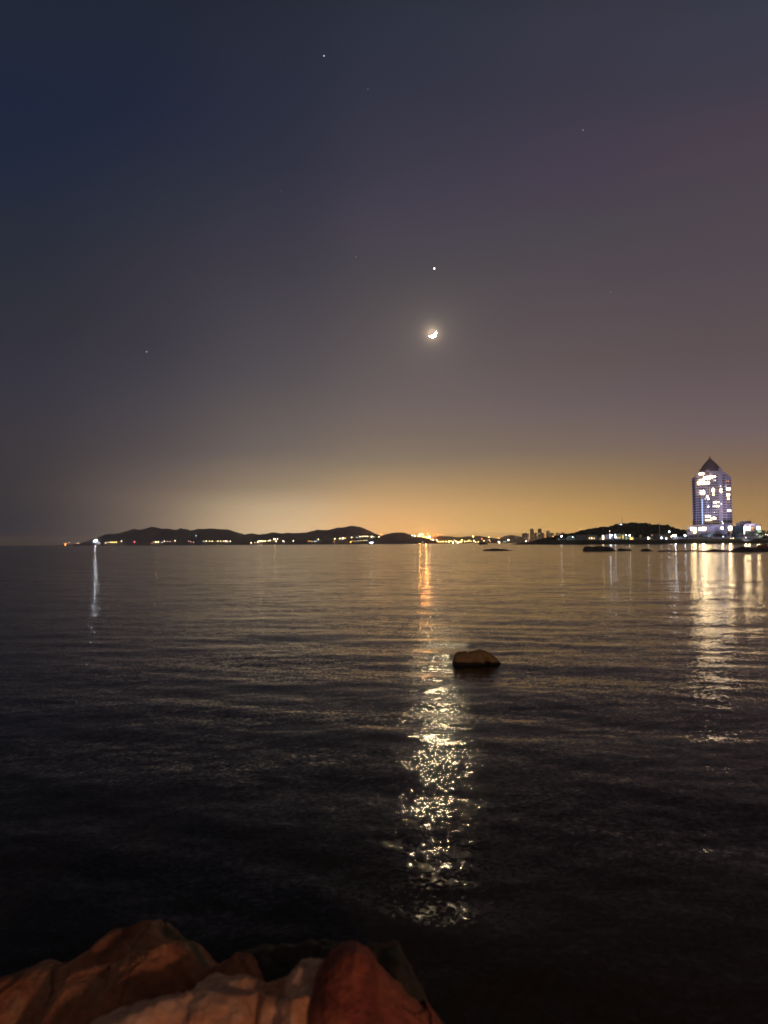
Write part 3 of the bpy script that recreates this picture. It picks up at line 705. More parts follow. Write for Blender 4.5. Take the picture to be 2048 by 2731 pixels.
# podium
Mp = mat_plain('podium_wall', (0.52, 0.50, 0.58), (0.40, 0.38, 0.47), 0.15, 0.8)
Mp2 = mat_plain('podium_wall_grey', (0.40, 0.41, 0.46), (0.32, 0.33, 0.38), 0.2, 0.8)
Mteal = mat_plain('teal_glass', (0.05, 0.09, 0.13), (0.035, 0.07, 0.10), 0.2, 0.25)
pod = empty('hotel_podium', Vector((tx(1886), TY, GZ-0.5)), 'wide low podium building at the foot of the pointed tower', 'building')
def pbox(mb, x0, x1, yt, yb_, yf, yk):
    mb.box(tx(x0), tx(x1), TY+yf, TY+yk, at(x0, yb_, TY).z, at(x0, yt, TY).z)
face_cam(pod)
m = MB(); pbox(m, 1831, 1843.9, 1404.5, 1439, -9, -2.1); pbox(m, 1844, 1857.9, 1400.5, 1439, -12, -2.2); pbox(m, 1858, 1897.9, 1403, 1439, -14, -2.3)
pbox(m, 1898, 1928, 1401.5, 1439, -13, -2.4); m.build('wall', Mp, pod)
m = MB(); pbox(m, 1921, 1942, 1413, 1440, -20, -13.2); m.build('porch_block', Mp2, pod)
m = MB(); pbox(m, 1929, 1952, 1396, 1439, -9, 2); m.build('side_block', Mp2, pod)
m = MB(); pbox(m, 1856, 1928, 1399.3, 1400.4, -14.5, -2.5); pbox(m, 1846, 1921, 1419, 1420, -15.0, -14.05); m.build('cornice', Mw, pod)
m = MB(); pbox(m, 1868, 1919, 1424, 1430.5, -14.25, -14.02); pbox(m, 1833, 1843, 1412, 1418, -9.2, -9.02); m.build('dark_window_band', Mg, pod)
PW = [(162,184,207,243,'i',-12),(197,258,203,248,'i',-12),(322,344,207,243,'i',-14),(372,410,202,243,'i',-14),(416,454,202,243,'i',-14),(222,260,258,302,'y',-12),(752,778,192,232,'i',-13),
      (290,312,372,398,'D',-14),(318,340,376,398,'D',-14),(506,534,362,386,'D',-14)]
for x0, x1, y0, y1, c, yf in PW:
    k = (TY+yf); q0 = at(1820+x0/7.276, 1380+y1/7.276, TY); q1 = at(1820+x1/7.276, 1380+y0/7.276, TY)
    m = MB(); m.box(q0.x, q1.x, k-0.4, k-0.05, q0.z, q1.z); m.build('window', lampmat(*WM[c]), pod)
# right-hand annex
def annex(name, x0, x1, yt, Yf, dep, mat, label, cat, wins=(), extra=None):
    q0 = at(x0, 1440, Yf); q1 = at(x1, yt, Yf)
    r = empty(name, Vector(((q0.x+q1.x)/2, Yf, GZ-0.3)), label, cat)
    face_cam(r)
    m = MB(); m.box(q0.x, q1.x, Yf, Yf+dep, GZ-0.6, q1.z); m.build('wall', mat, r)
    m = MB(); m.box(q0.x-0.4, q1.x+0.4, Yf-0.4, Yf+dep+0.4, q1.z+0.004, q1.z+0.7); m.build('parapet', mat, r)
    for (a, b_, c_, d_, k) in wins:
        p0 = at(a, d_, Yf); p1 = at(b_, c_, Yf); m = MB(); m.box(p0.x, p1.x, Yf-0.35, Yf-0.02, p0.z, p1.z); m.build('window', lampmat(*WM[k]), r)
    return r, q0, q1
annex('glass_hall', 1953.5, 1982.5, 1404.5, 971, 30, Mteal, 'dark teal glass hall between the pointed tower and the grey annex', 'building', [])
annex('roof_block', 1964, 1984, 1395.5, 976, 16, Mp2, 'grey upper block rising above the teal glass hall', 'building', [])
rr, q0, q1 = annex('annex_building', 1942.8, 1953, 1400.5, 966, 20, Mp, 'narrow bay with one bright window left of the teal hall', 'building', [(1943.2, 1951, 1405.4, 1412.8, 'i'), (1943.2, 1951, 1414, 1419, 'O')])
rr, q0, q1 = annex('annex_building', 1984.5, 2018, 1398.5, 958, 30, Mp2, 'grey annex with round dark roof right of the teal glass hall', 'building',
    [(1984.8, 1991.6, 1404.8, 1412.8, 'i'), (1994.4, 1999.4, 1405, 1413, 'i'), (2001.5, 2009, 1405.6, 1411.4, 'o')])
m = MB(); xs0, xs1 = at(1972, 1396, 958).x, at(2003, 1396, 958).x; zt = at(1985, 1389.5, 970).z
poly = []; m.smooth = False
for k in range(16):
    a = 2*math.pi*k/16; poly.append(((xs0+xs1)/2+(xs1-xs0)/2*math.cos(a), 978+12*math.sin(a)))
m.prism(poly, q1.z-0.5, zt); m.build('round_roof', Mr, rr)
p0 = at(1984.6, 1425, 957.5); p1 = at(1985.8, 1413, 957.5); m = MB(); m.box(p0.x, p1.x, 957.1, 957.6, p0.z, p1.z); m.build('light_strip', lampmat('white', 5.0), rr)
p0 = at(1984.8, 1431, 957.5); p1 = at(1986.2, 1426, 957.5); m = MB(); m.box(p0.x, p1.x, 957.1, 957.6, p0.z, p1.z); m.build('sign_light', lampmat('red', 2.0), rr)
p0 = at(1996, 1423, 957.5); p1 = at(2016, 1419.5, 957.5); m = MB(); m.box(p0.x, p1.x, 957.6, 957.97, p0.z, p1.z)
p0 = at(1996, 1429, 957.5); p1 = at(2016, 1426.5, 957.5); m.box(p0.x, p1.x, 957.6, 957.97, p0.z, p1.z); m.build('window_band', Mteal, rr)
rr, q0, q1 = annex('lit_stairwell', 2019, 2031, 1401, 950, 20, Mp, 'pale green glowing glass stairwell at the right end of the grey annex', 'building',
    [(2018.6, 2026, 1405.2, 1411.4, 'i')])
p0 = at(2019.4, 1433, 950); p1 = at(2030.6, 1412, 950); m = MB(); m.box(p0.x, p1.x, 949.7, 949.95, p0.z, p1.z); m.build('glass_panel', mat_emit('green_glow', (0.55, 0.85, 0.55), 0.62), rr)
p0 = at(2026.6, 1411.5, 950); p1 = at(2030.6, 1402, 950); m = MB(); m.box(p0.x, p1.x, 949.7, 949.95, p0.z, p1.z); m.build('glass_panel', mat_emit('amber_glow', (0.8, 0.7, 0.4), 0.5), rr)

# ------------------------------------------------------------------ low shore buildings
Mbw = mat_plain('dull_render', (0.28, 0.29, 0.33), (0.20, 0.21, 0.25), 0.3, 0.85)
Mvio = mat_plain('violet_render', (0.26, 0.24, 0.34), (0.20, 0.19, 0.28), 0.3, 0.85)
Mroof = mat_plain('grey_roof', (0.26, 0.26, 0.29), (0.18, 0.18, 0.21), 0.3, 0.8)
def house(name, x0, x1, yt, Yf, dep, mat, label, roof='gable', wins=(), cat='building', rh=0.35, base=None, doors=()):
    q0 = at(x0, 1440, Yf); q1 = at(x1, yt, Yf); zt = q1.z; H = zt-GZ; ze = zt-H*rh if roof != 'flat' else zt-0.5
    b_ = GZ-0.4 if base is None else base
    if base is not None: ze = zt-(zt-base)*rh
    r = empty(name, Vector(((q0.x+q1.x)/2, Yf, b_)), label, cat)
    face_cam(r)
    m = MB(); m.box(q0.x, q1.x, Yf, Yf+dep, b_, ze); m.build('wall', mat, r)
    m = MB()
    if roof == 'gable':
        m.prism([(q0.x-0.5, Yf-0.5), (q1.x+0.5, Yf-0.5), (q1.x+0.5, Yf+dep/2), (q0.x-0.5, Yf+dep/2)], ze+0.004, [ze+0.2, ze+0.2, zt, zt])
        m.prism([(q0.x-0.5, Yf+dep/2+0.002), (q1.x+0.5, Yf+dep/2+0.002), (q1.x+0.5, Yf+dep+0.5), (q0.x-0.5, Yf+dep+0.5)], ze+0.004, [zt, zt, ze+0.2, ze+0.2])
    elif roof == 'front':
        xm = (q0.x+q1.x)/2
        m.add([(q0.x-.4, Yf-.3, ze), (q1.x+.4, Yf-.3, ze), (xm, Yf-.3, zt), (q0.x-.4, Yf+dep, ze), (q1.x+.4, Yf+dep, ze), (xm, Yf+dep, zt)], [(0, 1, 2), (3, 5, 4), (0, 2, 5, 3), (1, 4, 5, 2), (0, 3, 4, 1)])
    elif roof == 'arch':
        n = 10; vs = []
        for yy in (Yf-.2, Yf+dep):
            for k in range(n+1):
                a = math.pi*k/n; vs.append(((q0.x+q1.x)/2-(q1.x-q0.x)/2*math.cos(a), yy, ze+(zt-ze)*math.sin(a)))
        m.add(vs, [tuple(range(n+1)), tuple(range(2*n+1, n, -1))]+[(k, n+1+k, n+2+k, k+1) for k in range(n)])
    else:
        m.box(q0.x-0.3, q1.x+0.3, Yf-0.3, Yf+dep+0.3, ze+0.004, zt)
    m.build('roof', Mroof if roof != 'arch' else Mtent, r)
    for (a, b2, c_, d_, kd, st) in wins:
        p0 = at(a, d_, Yf); p1 = at(b2, c_, Yf); m = MB(); m.box(p0.x, p1.x, Yf-0.7, Yf-0.32 if roof == 'front' else Yf-0.02, p0.z, p1.z); m.build('window', lampmat(kd, st), r)
    # unlit windows
    m = MB(); nn = int((q1.x-q0.x)/7); 
    for k in range(nn):
        xx = q0.x+(q1.x-q0.x)*(k+.5)/nn; m.box(xx-1.2, xx+1.2, Yf-0.12, Yf-0.01, b_+1.6, b_+3.0)
    if nn: tag(m.build('dark_window', Mg, r), kind='stuff')
    return r
Mtent = mat_plain('pale_fabric', (0.55, 0.62, 0.68), None, 0.3, 0.6)
house('shed', 1486, 1507, 1434.5, 1085, 14, Mbw, 'small grey shed at the left tip of the headland', 'gable', [(1489, 1491, 1438, 1440, 'cool', 0.5)])
house('tent_hall', 1510.5, 1534, 1428.5, 1080, 22, Mtent, 'pale rounded tent hall lit from beside, right of the small shed', 'arch', rh=0.7)
house('warehouse', 1536, 1592.5, 1425.5, 1075, 30, Mbw, 'long low dark warehouse with three small lights', 'gable', [(1570.5, 1573, 1433, 1437.5, 'ivory', 1.8), (1576, 1579.5, 1433, 1437.5, 'ivory', 2.5), (1583, 1586, 1434, 1437.5, 'ivory', 1.6)], rh=0.25)
house('boathouse', 1593.5, 1604.5, 1430, 1070, 18, Mbw, 'small boathouse between the long warehouse and the bright tall doorway', 'gable', [(1599, 1604, 1437, 1440, 'pink', 0.4)])
house('workshop', 1605, 1612.5, 1426.5, 1068, 16, Mbw, 'narrow workshop with one tall bright white doorway', 'flat', [(1606.2, 1610.3, 1428, 1438.3, 'ivory', 7.0)])
house('violet_building', 1613.5, 1636, 1424.5, 1066, 18, Mvio, 'violet tinged flat building beside the brightest shore lamps', 'flat', [(1624.6, 1629, 1431.5, 1436.5, 'white', 3.0), (1632.6, 1635.4, 1428, 1434.5, 'cool', 0.35)])
house('green_lit_building', 1638.5, 1664.5, 1423.5, 1064, 18, Mbw, 'building with green and yellow lit front on the headland shore', 'flat',
      [(1639.3, 1641.3, 1425.3, 1431.5, 'white', 9.0), (1640, 1644, 1431.7, 1434.6, 'white', 6.0), (1645, 1656, 1431.8, 1434.5, 'yellow', 0.8), (1644.5, 1657.5, 1425, 1430.5, 'green', 0.16), (1659.5, 1663.5, 1427, 1437, 'yellow', 1.0), (1646.5, 1648.5, 1434.9, 1437, 'white', 1.2), (1651.5, 1653.5, 1434.9, 1437, 'white', 0.9)])
house('kiosk', 1667, 1674.5, 1430.5, 1062, 12, Mbw, 'small greenish kiosk left of the wide yellow window', 'flat', [(1668.3, 1672.5, 1432.5, 1438.5, 'green', 0.6)])
house('shop', 1676.5, 1690.5, 1430, 1060, 14, Mbw, 'small building with one wide yellow window', 'flat', [(1679, 1688.4, 1433.8, 1438.8, 'yellow', 2.2)])
house('long_house', 1692, 1724, 1432.5, 1060, 16, Mbw, 'long plain unlit house right of the wide yellow window', 'gable')
house('gabled_house', 1705, 1712.5, 1424.8, 1090, 14, Mbw, 'dim gabled house peeking over the long plain house', 'front', [(1706.5, 1711, 1428, 1431, 'yellow', 0.25)])
house('gabled_house', 1735, 1742.5, 1422.4, 1090, 14, Mbw, 'paler gabled house above the pair of bright windows', 'front', [(1736.2, 1741.4, 1425.6, 1428.8, 'pink', 0.4)])
house('cottage', 1725.5, 1737, 1431, 1060, 14, Mbw, 'cottage with a pair of bright windows left of the flagpole', 'flat', [(1727, 1730.3, 1432.6, 1437.8, 'white', 8.0), (1731.6, 1735.8, 1433.2, 1437.8, 'yellow', 1.4)])
house('low_house', 1738, 1757, 1434, 1058, 16, Mbw, 'low house immediately left of the tall flagpole', 'gable')
house('long_roofed_hall', 1744, 1789, 1422.8, 1085, 22, mat_plain('pink_render', (0.36, 0.29, 0.28), None, 0.3, 0.85), 'long pinkish hall behind the tall flagpole', 'gable', rh=0.25)
house('garage', 1761, 1786, 1431.5, 1056, 16, Mbw, 'garage with two white lamps right of the flagpole', 'flat', [(1762.8, 1765.4, 1432, 1437, 'white', 7.0), (1775.6, 1778.6, 1433.8, 1438, 'white', 7.0), (1788-20, 1770.5, 1434, 1437.5, 'cool', 0.5)])
house('depot', 1788, 1829, 1431, 1040, 16, Mbw, 'dark depot between the garage and the tower podium', 'flat', [(1793.7, 1797, 1426.3, 1431, 'ivory', 3.0)])
# hilltop station
zz = down(bvH, at(1654, 1405, 1340).x, 1338)
r = house('hilltop_house', 1649, 1660, 1396.8, 1334, 10, Mbw, 'white-lit little house on the headland hilltop', 'flat', [(1650.4, 1653, 1398.3, 1401.4, 'white', 1.2), (1654.6, 1658.4, 1397.8, 1401.6, 'white', 5.0)], base=(zz or 20)-1, rh=0.15)
p0 = at(1659.5, 1404, 1336); p1 = at(1659.2, 1377, 1336)
r = empty('radio_mast', p0, 'thin radio mast beside the hilltop house', 'mast')
m = MB(); m.bar(p0-Vector((0, 0, 3)), p1, 0.35, 0.15); m.build('pole', M['pole'], r)
m = MB(); m.bar(p0+Vector((-1.6, 0, 10)), p0+Vector((1.6, 0, 10)), 0.12); m.bar(p0+Vector((-1.1, 0, 13)), p0+Vector((1.1, 0, 13)), 0.12); m.build('antenna', M['pole'], r)
a0 = at(1549, 1421, 1337); a1 = at(1555.5, 1413.5, 1337)
r = empty('hill_block', Vector(((a0.x+a1.x)/2, 1337, a0.z-4)), 'small block with a lamp on its roof, above the long warehouse', 'building')  # small hill building with a roof lamp, no water tank
m = MB(); m.box(a0.x, a1.x, 1337, 1343, a0.z-5, a1.z); m.build('wall', M['farwall'], r)
m = MB(); m.ball((a0.x, 1336.5, a1.z+1.1), 0.45); m.build('lamp', lampmat('yellow', 6.0), r)
# flagpole
p0 = at(1758.9, 1446, 1000); p1 = at(1758.4, 1398, 1000); p0.z = 3.0
r = empty('flagpole', p0, 'tall thin white flagpole standing on the dark embankment', 'flagpole')
m = MB(); m.bar(p0-Vector((0, 0, 1)), p1, 0.55, 0.38, 8); m.build('pole', mat_plain('white_paint', (0.8, 0.78, 0.8), None, 1, 0.4), r)
m = MB(); m.ball(p1+Vector((0, 0, 0.4)), 0.6); m.build('finial', M['pole'], r)
m = MB(); m.box(p0.x-1, p0.x+1, p0.y-1, p0.y+1, p0.z-1, p0.z+0.3); m.build('base', Mbw, r)

# lamps of the headland shore
gS = 'lamps along the near shore'
def slamp(x, y, kind, s, r, h, Y, label): return lamp(x, y, None, Y, kind, s, r, h, label, gS)
slamp(1497.3, 1430.2, 'white', 30, 0.62, 8, 1070, 'white lamp at the left tip of the headland')
slamp(1527.3, 1432.5, 'green', 9, 0.5, 6, 1072, 'soft greenish lamp in front of the pale tent hall')
slamp(1625.8, 1416, 'pink', 14, 0.32, 14, 1062, 'pinkish lamp high above the violet building')
slamp(1627.5, 1427.5, 'cool', 40, 0.85, 8, 1058, 'left one of the brightest pair of white lamps before the violet building')
slamp(1631, 1427.2, 'cool', 30, 0.6, 8, 1058, 'right one of the brightest pair of white lamps before the violet building')
slamp(1669, 1427.4, 'white', 22, 0.45, 9, 1058, 'small white lamp above the greenish kiosk')
slamp(1679, 1427.8, 'white', 34, 0.62, 9, 1056, 'white lamp just above the wide yellow window')
slamp(1784.6, 1418.8, 'white', 40, 0.75, 16, 1052, 'high white floodlight above the long pinkish hall')
slamp(1794.8, 1428.6, 'ivory', 26, 0.7, 9, 1036, 'cream lamp touching the big floodlight on its left')
slamp(1801, 1428.5, 'cool', 70, 1.0, 9, 1036, 'biggest white floodlight on the depot roof line')
slamp(1827, 1428.6, 'cool', 60, 0.8, 9, 1020, 'white floodlight close left of the tower podium')
slamp(1790.5, 1431, 'ivory', 30, 0.42, 5, 1036, 'small lamp below the cream lamp by the depot')
for x, y, lb in [(1949, 1436.6, 'left small lamp of the pair under the teal hall'), (1955.4, 1435.6, 'right small lamp of the pair under the teal hall')]:
    slamp(x, y, 'ivory', 7, 0.55, 3, 952, lb)
slamp(2040.6, 1424.5, 'white', 20, 0.8, 9, 945, 'white lamp right of the glowing stairwell')
slamp(2046.5, 1425.5, 'warm', 10, 0.7, 9, 945, 'warm lamp at the right edge behind the tree')
slamp(2034, 1428, 'ivory', 1.2, 0.9, 6, 945, 'dim lamp between the glowing stairwell and the right edge')
slamp(1929, 1431, 'white', 16, 0.45, 5, 960, 'small white lamp before the tower porch block')
slamp(1989, 1434, 'cool', 6, 0.5, 3, 944, 'dim bluish lamp at the foot of the grey annex')
# low lamps right at the water on the sea wall
for x, y, k, s, r_, lb in [(1790, 1451.5, 'warm', 3, 0.40, 'dim low lamp on the sea wall, leftmost of the row'), (1802, 1451.5, 'cool', 30, 0.42, 'white low lamp on the sea wall under the big floodlight'),
     (1853, 1451, 'ivory', 170, 0.5, 'cream low lamp on the sea wall under the left end of the podium'), (1876, 1451, 'ivory', 150, 0.42, 'low lamp on the sea wall midway under the pointed tower'),
     (1928.5, 1451.5, 'ivory', 150, 0.42, 'pale low lamp on the sea wall under the tower porch'), (1948.5, 1451.2, 'yellow', 170, 0.5, 'yellow low lamp on the sea wall under the narrow bay'),
     (1989, 1451, 'ivory', 25, 0.5, 'cream low lamp on the sea wall under the grey annex'), (1999, 1451, 'warm', 7, 0.45, 'dim warm low lamp beside the cream sea wall lamp')]:
    lamp(x, y, None, 880, k, s, r_, 1.6, lb, 'low lamps on the sea wall', tall=False)
q0 = at(1660, 1453, 884); q1 = at(2300, 1453, 884)
wallr = empty('sea_wall', Vector(((q0.x+q1.x)/2, 884, 0)), 'long low grey sea wall at the water below the tower', 'wall')
m = MB(); m.box(q0.x, q1.x, 884, 887, -1.5, 0.9); m.build('wall', mat_plain('sea_wall_stone', (0.20, 0.19, 0.20), (0.12, 0.12, 0.13), 0.4, 0.9), wallr)
m = MB(); m.box(q0.x-0.2, q1.x+0.2, 883.7, 887.3, 0.904, 1.15); m.build('coping', Mbw, wallr)

# ------------------------------------------------------------------ trees
M['bark'] = mat_plain('bark', (0.08, 0.06, 0.045), None, 4, 0.9)
M['leaf'] = mat_plain('night_leaves', (0.06, 0.075, 0.05), (0.03, 0.04, 0.03), 0.8, 0.8)
def tree_proto(seed):
    rnd = random.Random(seed)
    r = empty('tree', (0, 0, 0))
    m = MB(); m.bar((0, 0, -0.8), (0.1, 0, 3.2), 0.28, 0.18, 7); m.bar((0.1, 0, 3.0), (-0.2, 0.1, 6), 0.18, 0.06, 6)
    for k in range(5):
        a = k*1.26+seed; m.bar((0.05, 0, 2.4+k*0.5), (1.6*math.cos(a), 1.6*math.sin(a), 4.2+k*0.5), 0.1, 0.03, 5)
    t = m.build('trunk', M['bark'], r)
    m = MB(); clumps = []
    for k in range(13):
        a = rnd.uniform(0, 6.28); rr_ = rnd.uniform(0.3, 2.1); clumps.append((rr_*math.cos(a), rr_*math.sin(a), rnd.uniform(3.2, 7.6), rnd.uniform(0.7, 1.3)))
    for cx_, cy_, cz_, cr_ in clumps:
        for q in range(46):
            d = Vector((rnd.gauss(0, 1), rnd.gauss(0, 1), rnd.gauss(0, 0.8))).normalized()*cr_*rnd.uniform(0.5, 1.05)
            c = Vector((cx_, cy_, cz_))+d; u = Vector((rnd.gauss(0, 1), rnd.gauss(0, 1), rnd.gauss(0, 1))).normalized(); v_ = u.orthogonal().normalized()
            s = rnd.uniform(0.18, 0.36); m.add([c-u*s, c+v_*s*0.8, c+u*s, c-v_*s*0.8], [(0, 1, 2, 3)])
    c = m.build('crown', M['leaf'], r)
    return r
protos = [tree_proto(s) for s in (1, 2, 3)]
used = set()
def put_tree(px, Y, s, label, group):
    i = random.randrange(3); src = protos[i]
    x = (px-1024)/F*Y; z = down(bvG, x, Y); z = GZ if z is None else z
    if i in used:
        o = src.copy(); col.objects.link(o)
        for ch in list(src.children):
            c = ch.copy(); col.objects.link(c); c.parent = o
    else: o = src; used.add(i)
    o.location = (x, Y, z-0.2); o.scale = (s, s, s*random.uniform(0.85, 1.1)); o.rotation_euler.z = random.uniform(0, 6)
    tag(o, label, 'tree', group)
def row(xs, lb, grp, Y0, s0):
    for px in xs: put_tree(px+random.uniform(-1.5, 1.5), Y0(px)+random.uniform(-4, 6), s0*random.uniform(0.8, 1.2), lb, grp)
gT = 'dark trees along the embankment'
row(range(1832, 1930, 8), 'dark bushy tree on the embankment below the podium of the pointed tower', gT, lambda p: shoreY(p)+34, 0.75)
row(range(1936, 2018, 8), 'dark bushy tree on the embankment below the teal hall and grey annex', gT, lambda p: shoreY(p)+36, 0.85)
row(range(2022, 2075, 7), 'dark bushy tree near the right edge beside the glowing stairwell', gT, lambda p: shoreY(p)+44, 1.05)
row(range(1690, 1830, 11), 'dark shrubby tree on the embankment right of the long plain house', gT, lambda p: shoreY(p)+32, 0.55)
row((1796, 1807, 1815, 1822), 'taller dark tree rising behind the depot roof', gT, lambda p: 1078, 1.3)
row((2036, 2044, 2052), 'tall dark tree behind the lamps at the right edge', gT, lambda p: 1010, 1.4)

# ------------------------------------------------------------------ rocks
def mat_rock(name, stops, scale, wet=None, bump=0.02):
    m, nt = newmat(name)
    out = N(nt, 'ShaderNodeOutputMaterial'); b = N(nt, 'ShaderNodeBsdfPrincipled'); b.inputs['Roughness'].default_value = 0.75
    b.inputs['Specular IOR Level'].default_value = 0.25
    L(nt, b.outputs[0], out.inputs[0])
    tc = N(nt, 'ShaderNodeTexCoord'); mp = N(nt, 'ShaderNodeMapping'); mp.inputs['Scale'].default_value = (1, 1, 1.6); mp.inputs['Rotation'].default_value = (0.3, 0.5, 0.2)
    L(nt, tc.outputs['Object'], mp.inputs[0])
    n1 = N(nt, 'ShaderNodeTexNoise'); n1.inputs['Scale'].default_value = scale; n1.inputs['Detail'].default_value = 5; n1.inputs['Distortion'].default_value = 0.8
    L(nt, mp.outputs[0], n1.inputs['Vector'])
    cr = N(nt, 'ShaderNodeValToRGB'); el = cr.color_ramp.elements
    el[0].position = 0.3; el[0].color = (*stops[0], 1); el[1].position = 0.7; el[1].color = (*stops[-1], 1)
    for i, s in enumerate(stops[1:-1]):
        e_ = el.new(0.3+0.4*(i+1)/(len(stops)-1)); e_.color = (*s, 1)
    L(nt, n1.outputs[0], cr.inputs[0]); colr = cr.outputs[0]
    n2 = N(nt, 'ShaderNodeTexNoise'); n2.inputs['Scale'].default_value = scale*9; n2.inputs['Detail'].default_value = 8; n2.inputs['Roughness'].default_value = 0.65
    L(nt, tc.outputs['Object'], n2.inputs['Vector'])
    mx = N(nt, 'ShaderNodeMix', data_type='RGBA', blend_type='MULTIPLY'); mx.inputs[0].default_value = 0.55
    c2 = N(nt, 'ShaderNodeValToRGB'); c2.color_ramp.elements[0].position = 0.35; c2.color_ramp.elements[0].color = (0.45, 0.42, 0.4, 1); c2.color_ramp.elements[1].position = 0.6
    L(nt, n2.outputs[0], c2.inputs[0]); L(nt, colr, mx.inputs[6]); L(nt, c2.outputs[0], mx.inputs[7]); colr = mx.outputs[2]
    if wet is not None:
        geo = N(nt, 'ShaderNodeNewGeometry'); sp = N(nt, 'ShaderNodeSeparateXYZ'); L(nt, geo.outputs['Position'], sp.inputs[0])
        zz = mathn(nt, 'ADD', sp.outputs[2], mathn(nt, 'MULTIPLY', n1.outputs[0], wet*0.8))
        mr = N(nt, 'ShaderNodeMapRange'); mr.inputs['From Min'].default_value = wet*1.0; mr.inputs['From Max'].default_value = wet*1.5; L(nt, zz, mr.inputs['Value'])
        mx = N(nt, 'ShaderNodeMix', data_type='RGBA'); L(nt, mr.outputs[0], mx.inputs[0]); mx.inputs[6].default_value = (0.02, 0.014, 0.01, 1); L(nt, colr, mx.inputs[7]); colr = mx.outputs[2]
    L(nt, colr, b.inputs['Base Color'])
    bp = N(nt, 'ShaderNodeBump'); bp.inputs['Distance'].default_value = bump; L(nt, n2.outputs[0], bp.inputs['Height']); L(nt, bp.outputs[0], b.inputs['Normal'])
    return m
def loaf(name, prof, Y, front, back, mat, label, zb=-0.3, nu=120, nv=44, amp=0.03, ns=2.0, seed=0.0, power=0.6, group=None, cracks=0.0, crack_scale=3.0, lean=0.0, skew=0.0, strata=0.0, notch=None, blocks=0.0, bscale=3.0):
    """rock whose crest follows prof (photo points on the plane y=Y) with real depth front/back"""
    x0, x1 = prof[0][0], prof[-1][0]; pts = []
    for i in range(nu+1):
        px = x0+(x1-x0)*i/nu; p = at(px, interp(prof, px), Y); pts.append(p)
    zmax = max(p.z for p in pts); vs = []
    for i, p in enumerate(pts):
        e_ = min(1.0, max(0.0, (p.z-zb)/(zmax-zb))); edge = min(i, nu-i)/nu
        w_ = (0.35+0.65*e_)*min(1.0, (edge*14)**0.5 if edge > 0 else 0.02)
        for j in range(nv+1):
            a = math.pi*j/nv
            c_ = math.cos(a); d = back if c_ > 0 else front
            y = Y+c_*d*w_+lean*(p.x-pts[nu//2].x); s_ = math.sin(a)**power
            z = zb+(p.z-zb)*s_
            q = Vector((p.x, y, z))
            n_ = Vector((0, c_, math.sin(a)+0.15)).normalized()
            k = noise.fractal(Vector((p.x*ns+skew*z, y*ns, z*ns+seed)), 0.9, 2.1, 6)*amp
            if cracks:
                vv = noise.voronoi(Vector((p.x*crack_scale+0.6*z*crack_scale+0.25*noise.noise(q*3), y*crack_scale*0.8, z*crack_scale*0.5+seed)))[0]
                k -= cracks*max(0, 1-(vv[1]-vv[0])*6)
            if notch and c_ < 0.2:
                pxx = x0+(x1-x0)*i/nu; k -= notch[2]*math.exp(-((pxx-notch[0]+14*(s_-0.5))/notch[1])**2)*(1-0.9*s_**3)
            if blocks:
                qq = Vector((p.x, y, z))*bscale; qq += Vector((noise.noise(qq*0.9), noise.noise(qq*0.9+Vector((9, 3, 1))), noise.noise(qq*0.9+Vector((2, 8, 5)))))*0.35
                pt = noise.voronoi(Vector((qq.x*0.8+qq.z*0.5, qq.y, qq.z*1.3-qq.x*0.35+seed)))[1][0]
                k += blocks*noise.noise(pt*3.7)*1.6
            if strata:
                sv = (z*1.0 - p.x*0.42 + 0.25*(y-Y))*strata + 0.9*noise.noise(Vector((p.x*1.1, y*1.1, z*1.1+seed)))
                fr = sv-math.floor(sv); k += 0.055*(fr*fr*(3-2*fr) if fr < 0.85 else (1-fr)/0.15) - 0.025
            q += n_*k
            vs.append(tuple(q))
    fs = []
    for i in range(nu):
        for j in range(nv):
            a = i*(nv+1)+j; fs.append((a, a+1, a+nv+2, a+nv+1))
    m = MB(); m.add(vs, fs); m.smooth = True
    c = pts[nu//2]; o = m.build(name, mat, loc=(c.x, Y, 0.0)); tag(o, label, 'rock', group); return o
Mdr = mat_rock('wet_dark_rock', [(0.06, 0.05, 0.06), (0.13, 0.105, 0.12), (0.20, 0.165, 0.18)], 0.5)
gR = 'low dark rocks in the bay'
def Yw(px, py):  # distance of the waterline at this photo point
    return gp(px, py, 0).y
y_ = Yw(1600, 1469.5)
loaf('rock', [(1554,1470),(1556,1462),(1560,1457.5),(1570,1456.8),(1580,1459),(1592,1457),(1604,1456.5),(1615,1458),(1624,1459),(1632,1463),(1640,1467),(1646,1470.5)], y_, 2.5, 3, Mdr, 'largest dark rock islet off the headland, rounded left end', amp=0.25, ns=0.5, zb=-0.5, group=gR)
loaf('rock', [(1646,1469.8),(1649,1463.5),(1656,1462),(1664,1464.5),(1672,1465),(1682,1465.5),(1686,1469.8)], Yw(1665, 1469), 1.2, 1.5, Mdr, 'low rock just right of the largest islet', amp=0.12, ns=0.7, zb=-0.4, group=gR)
loaf('rock', [(1708,1471),(1712,1465.5),(1718,1463.5),(1726,1463.8),(1732,1466),(1740,1468.8),(1748,1471)], Yw(1725, 1470), 1.2, 1.5, Mdr, 'small humped rock right of the islet, tapering right', amp=0.12, ns=0.7, zb=-0.4, group=gR)
loaf('rock', [(1750,1471),(1760,1468),(1780,1467.4),(1810,1468.2),(1840,1467.6),(1870,1468.4),(1884,1471)], Yw(1820, 1470.6), 1.0, 2.0, Mdr, 'long thin flat reef in front of the sea wall', amp=0.1, ns=0.5, zb=-0.4, group=gR)
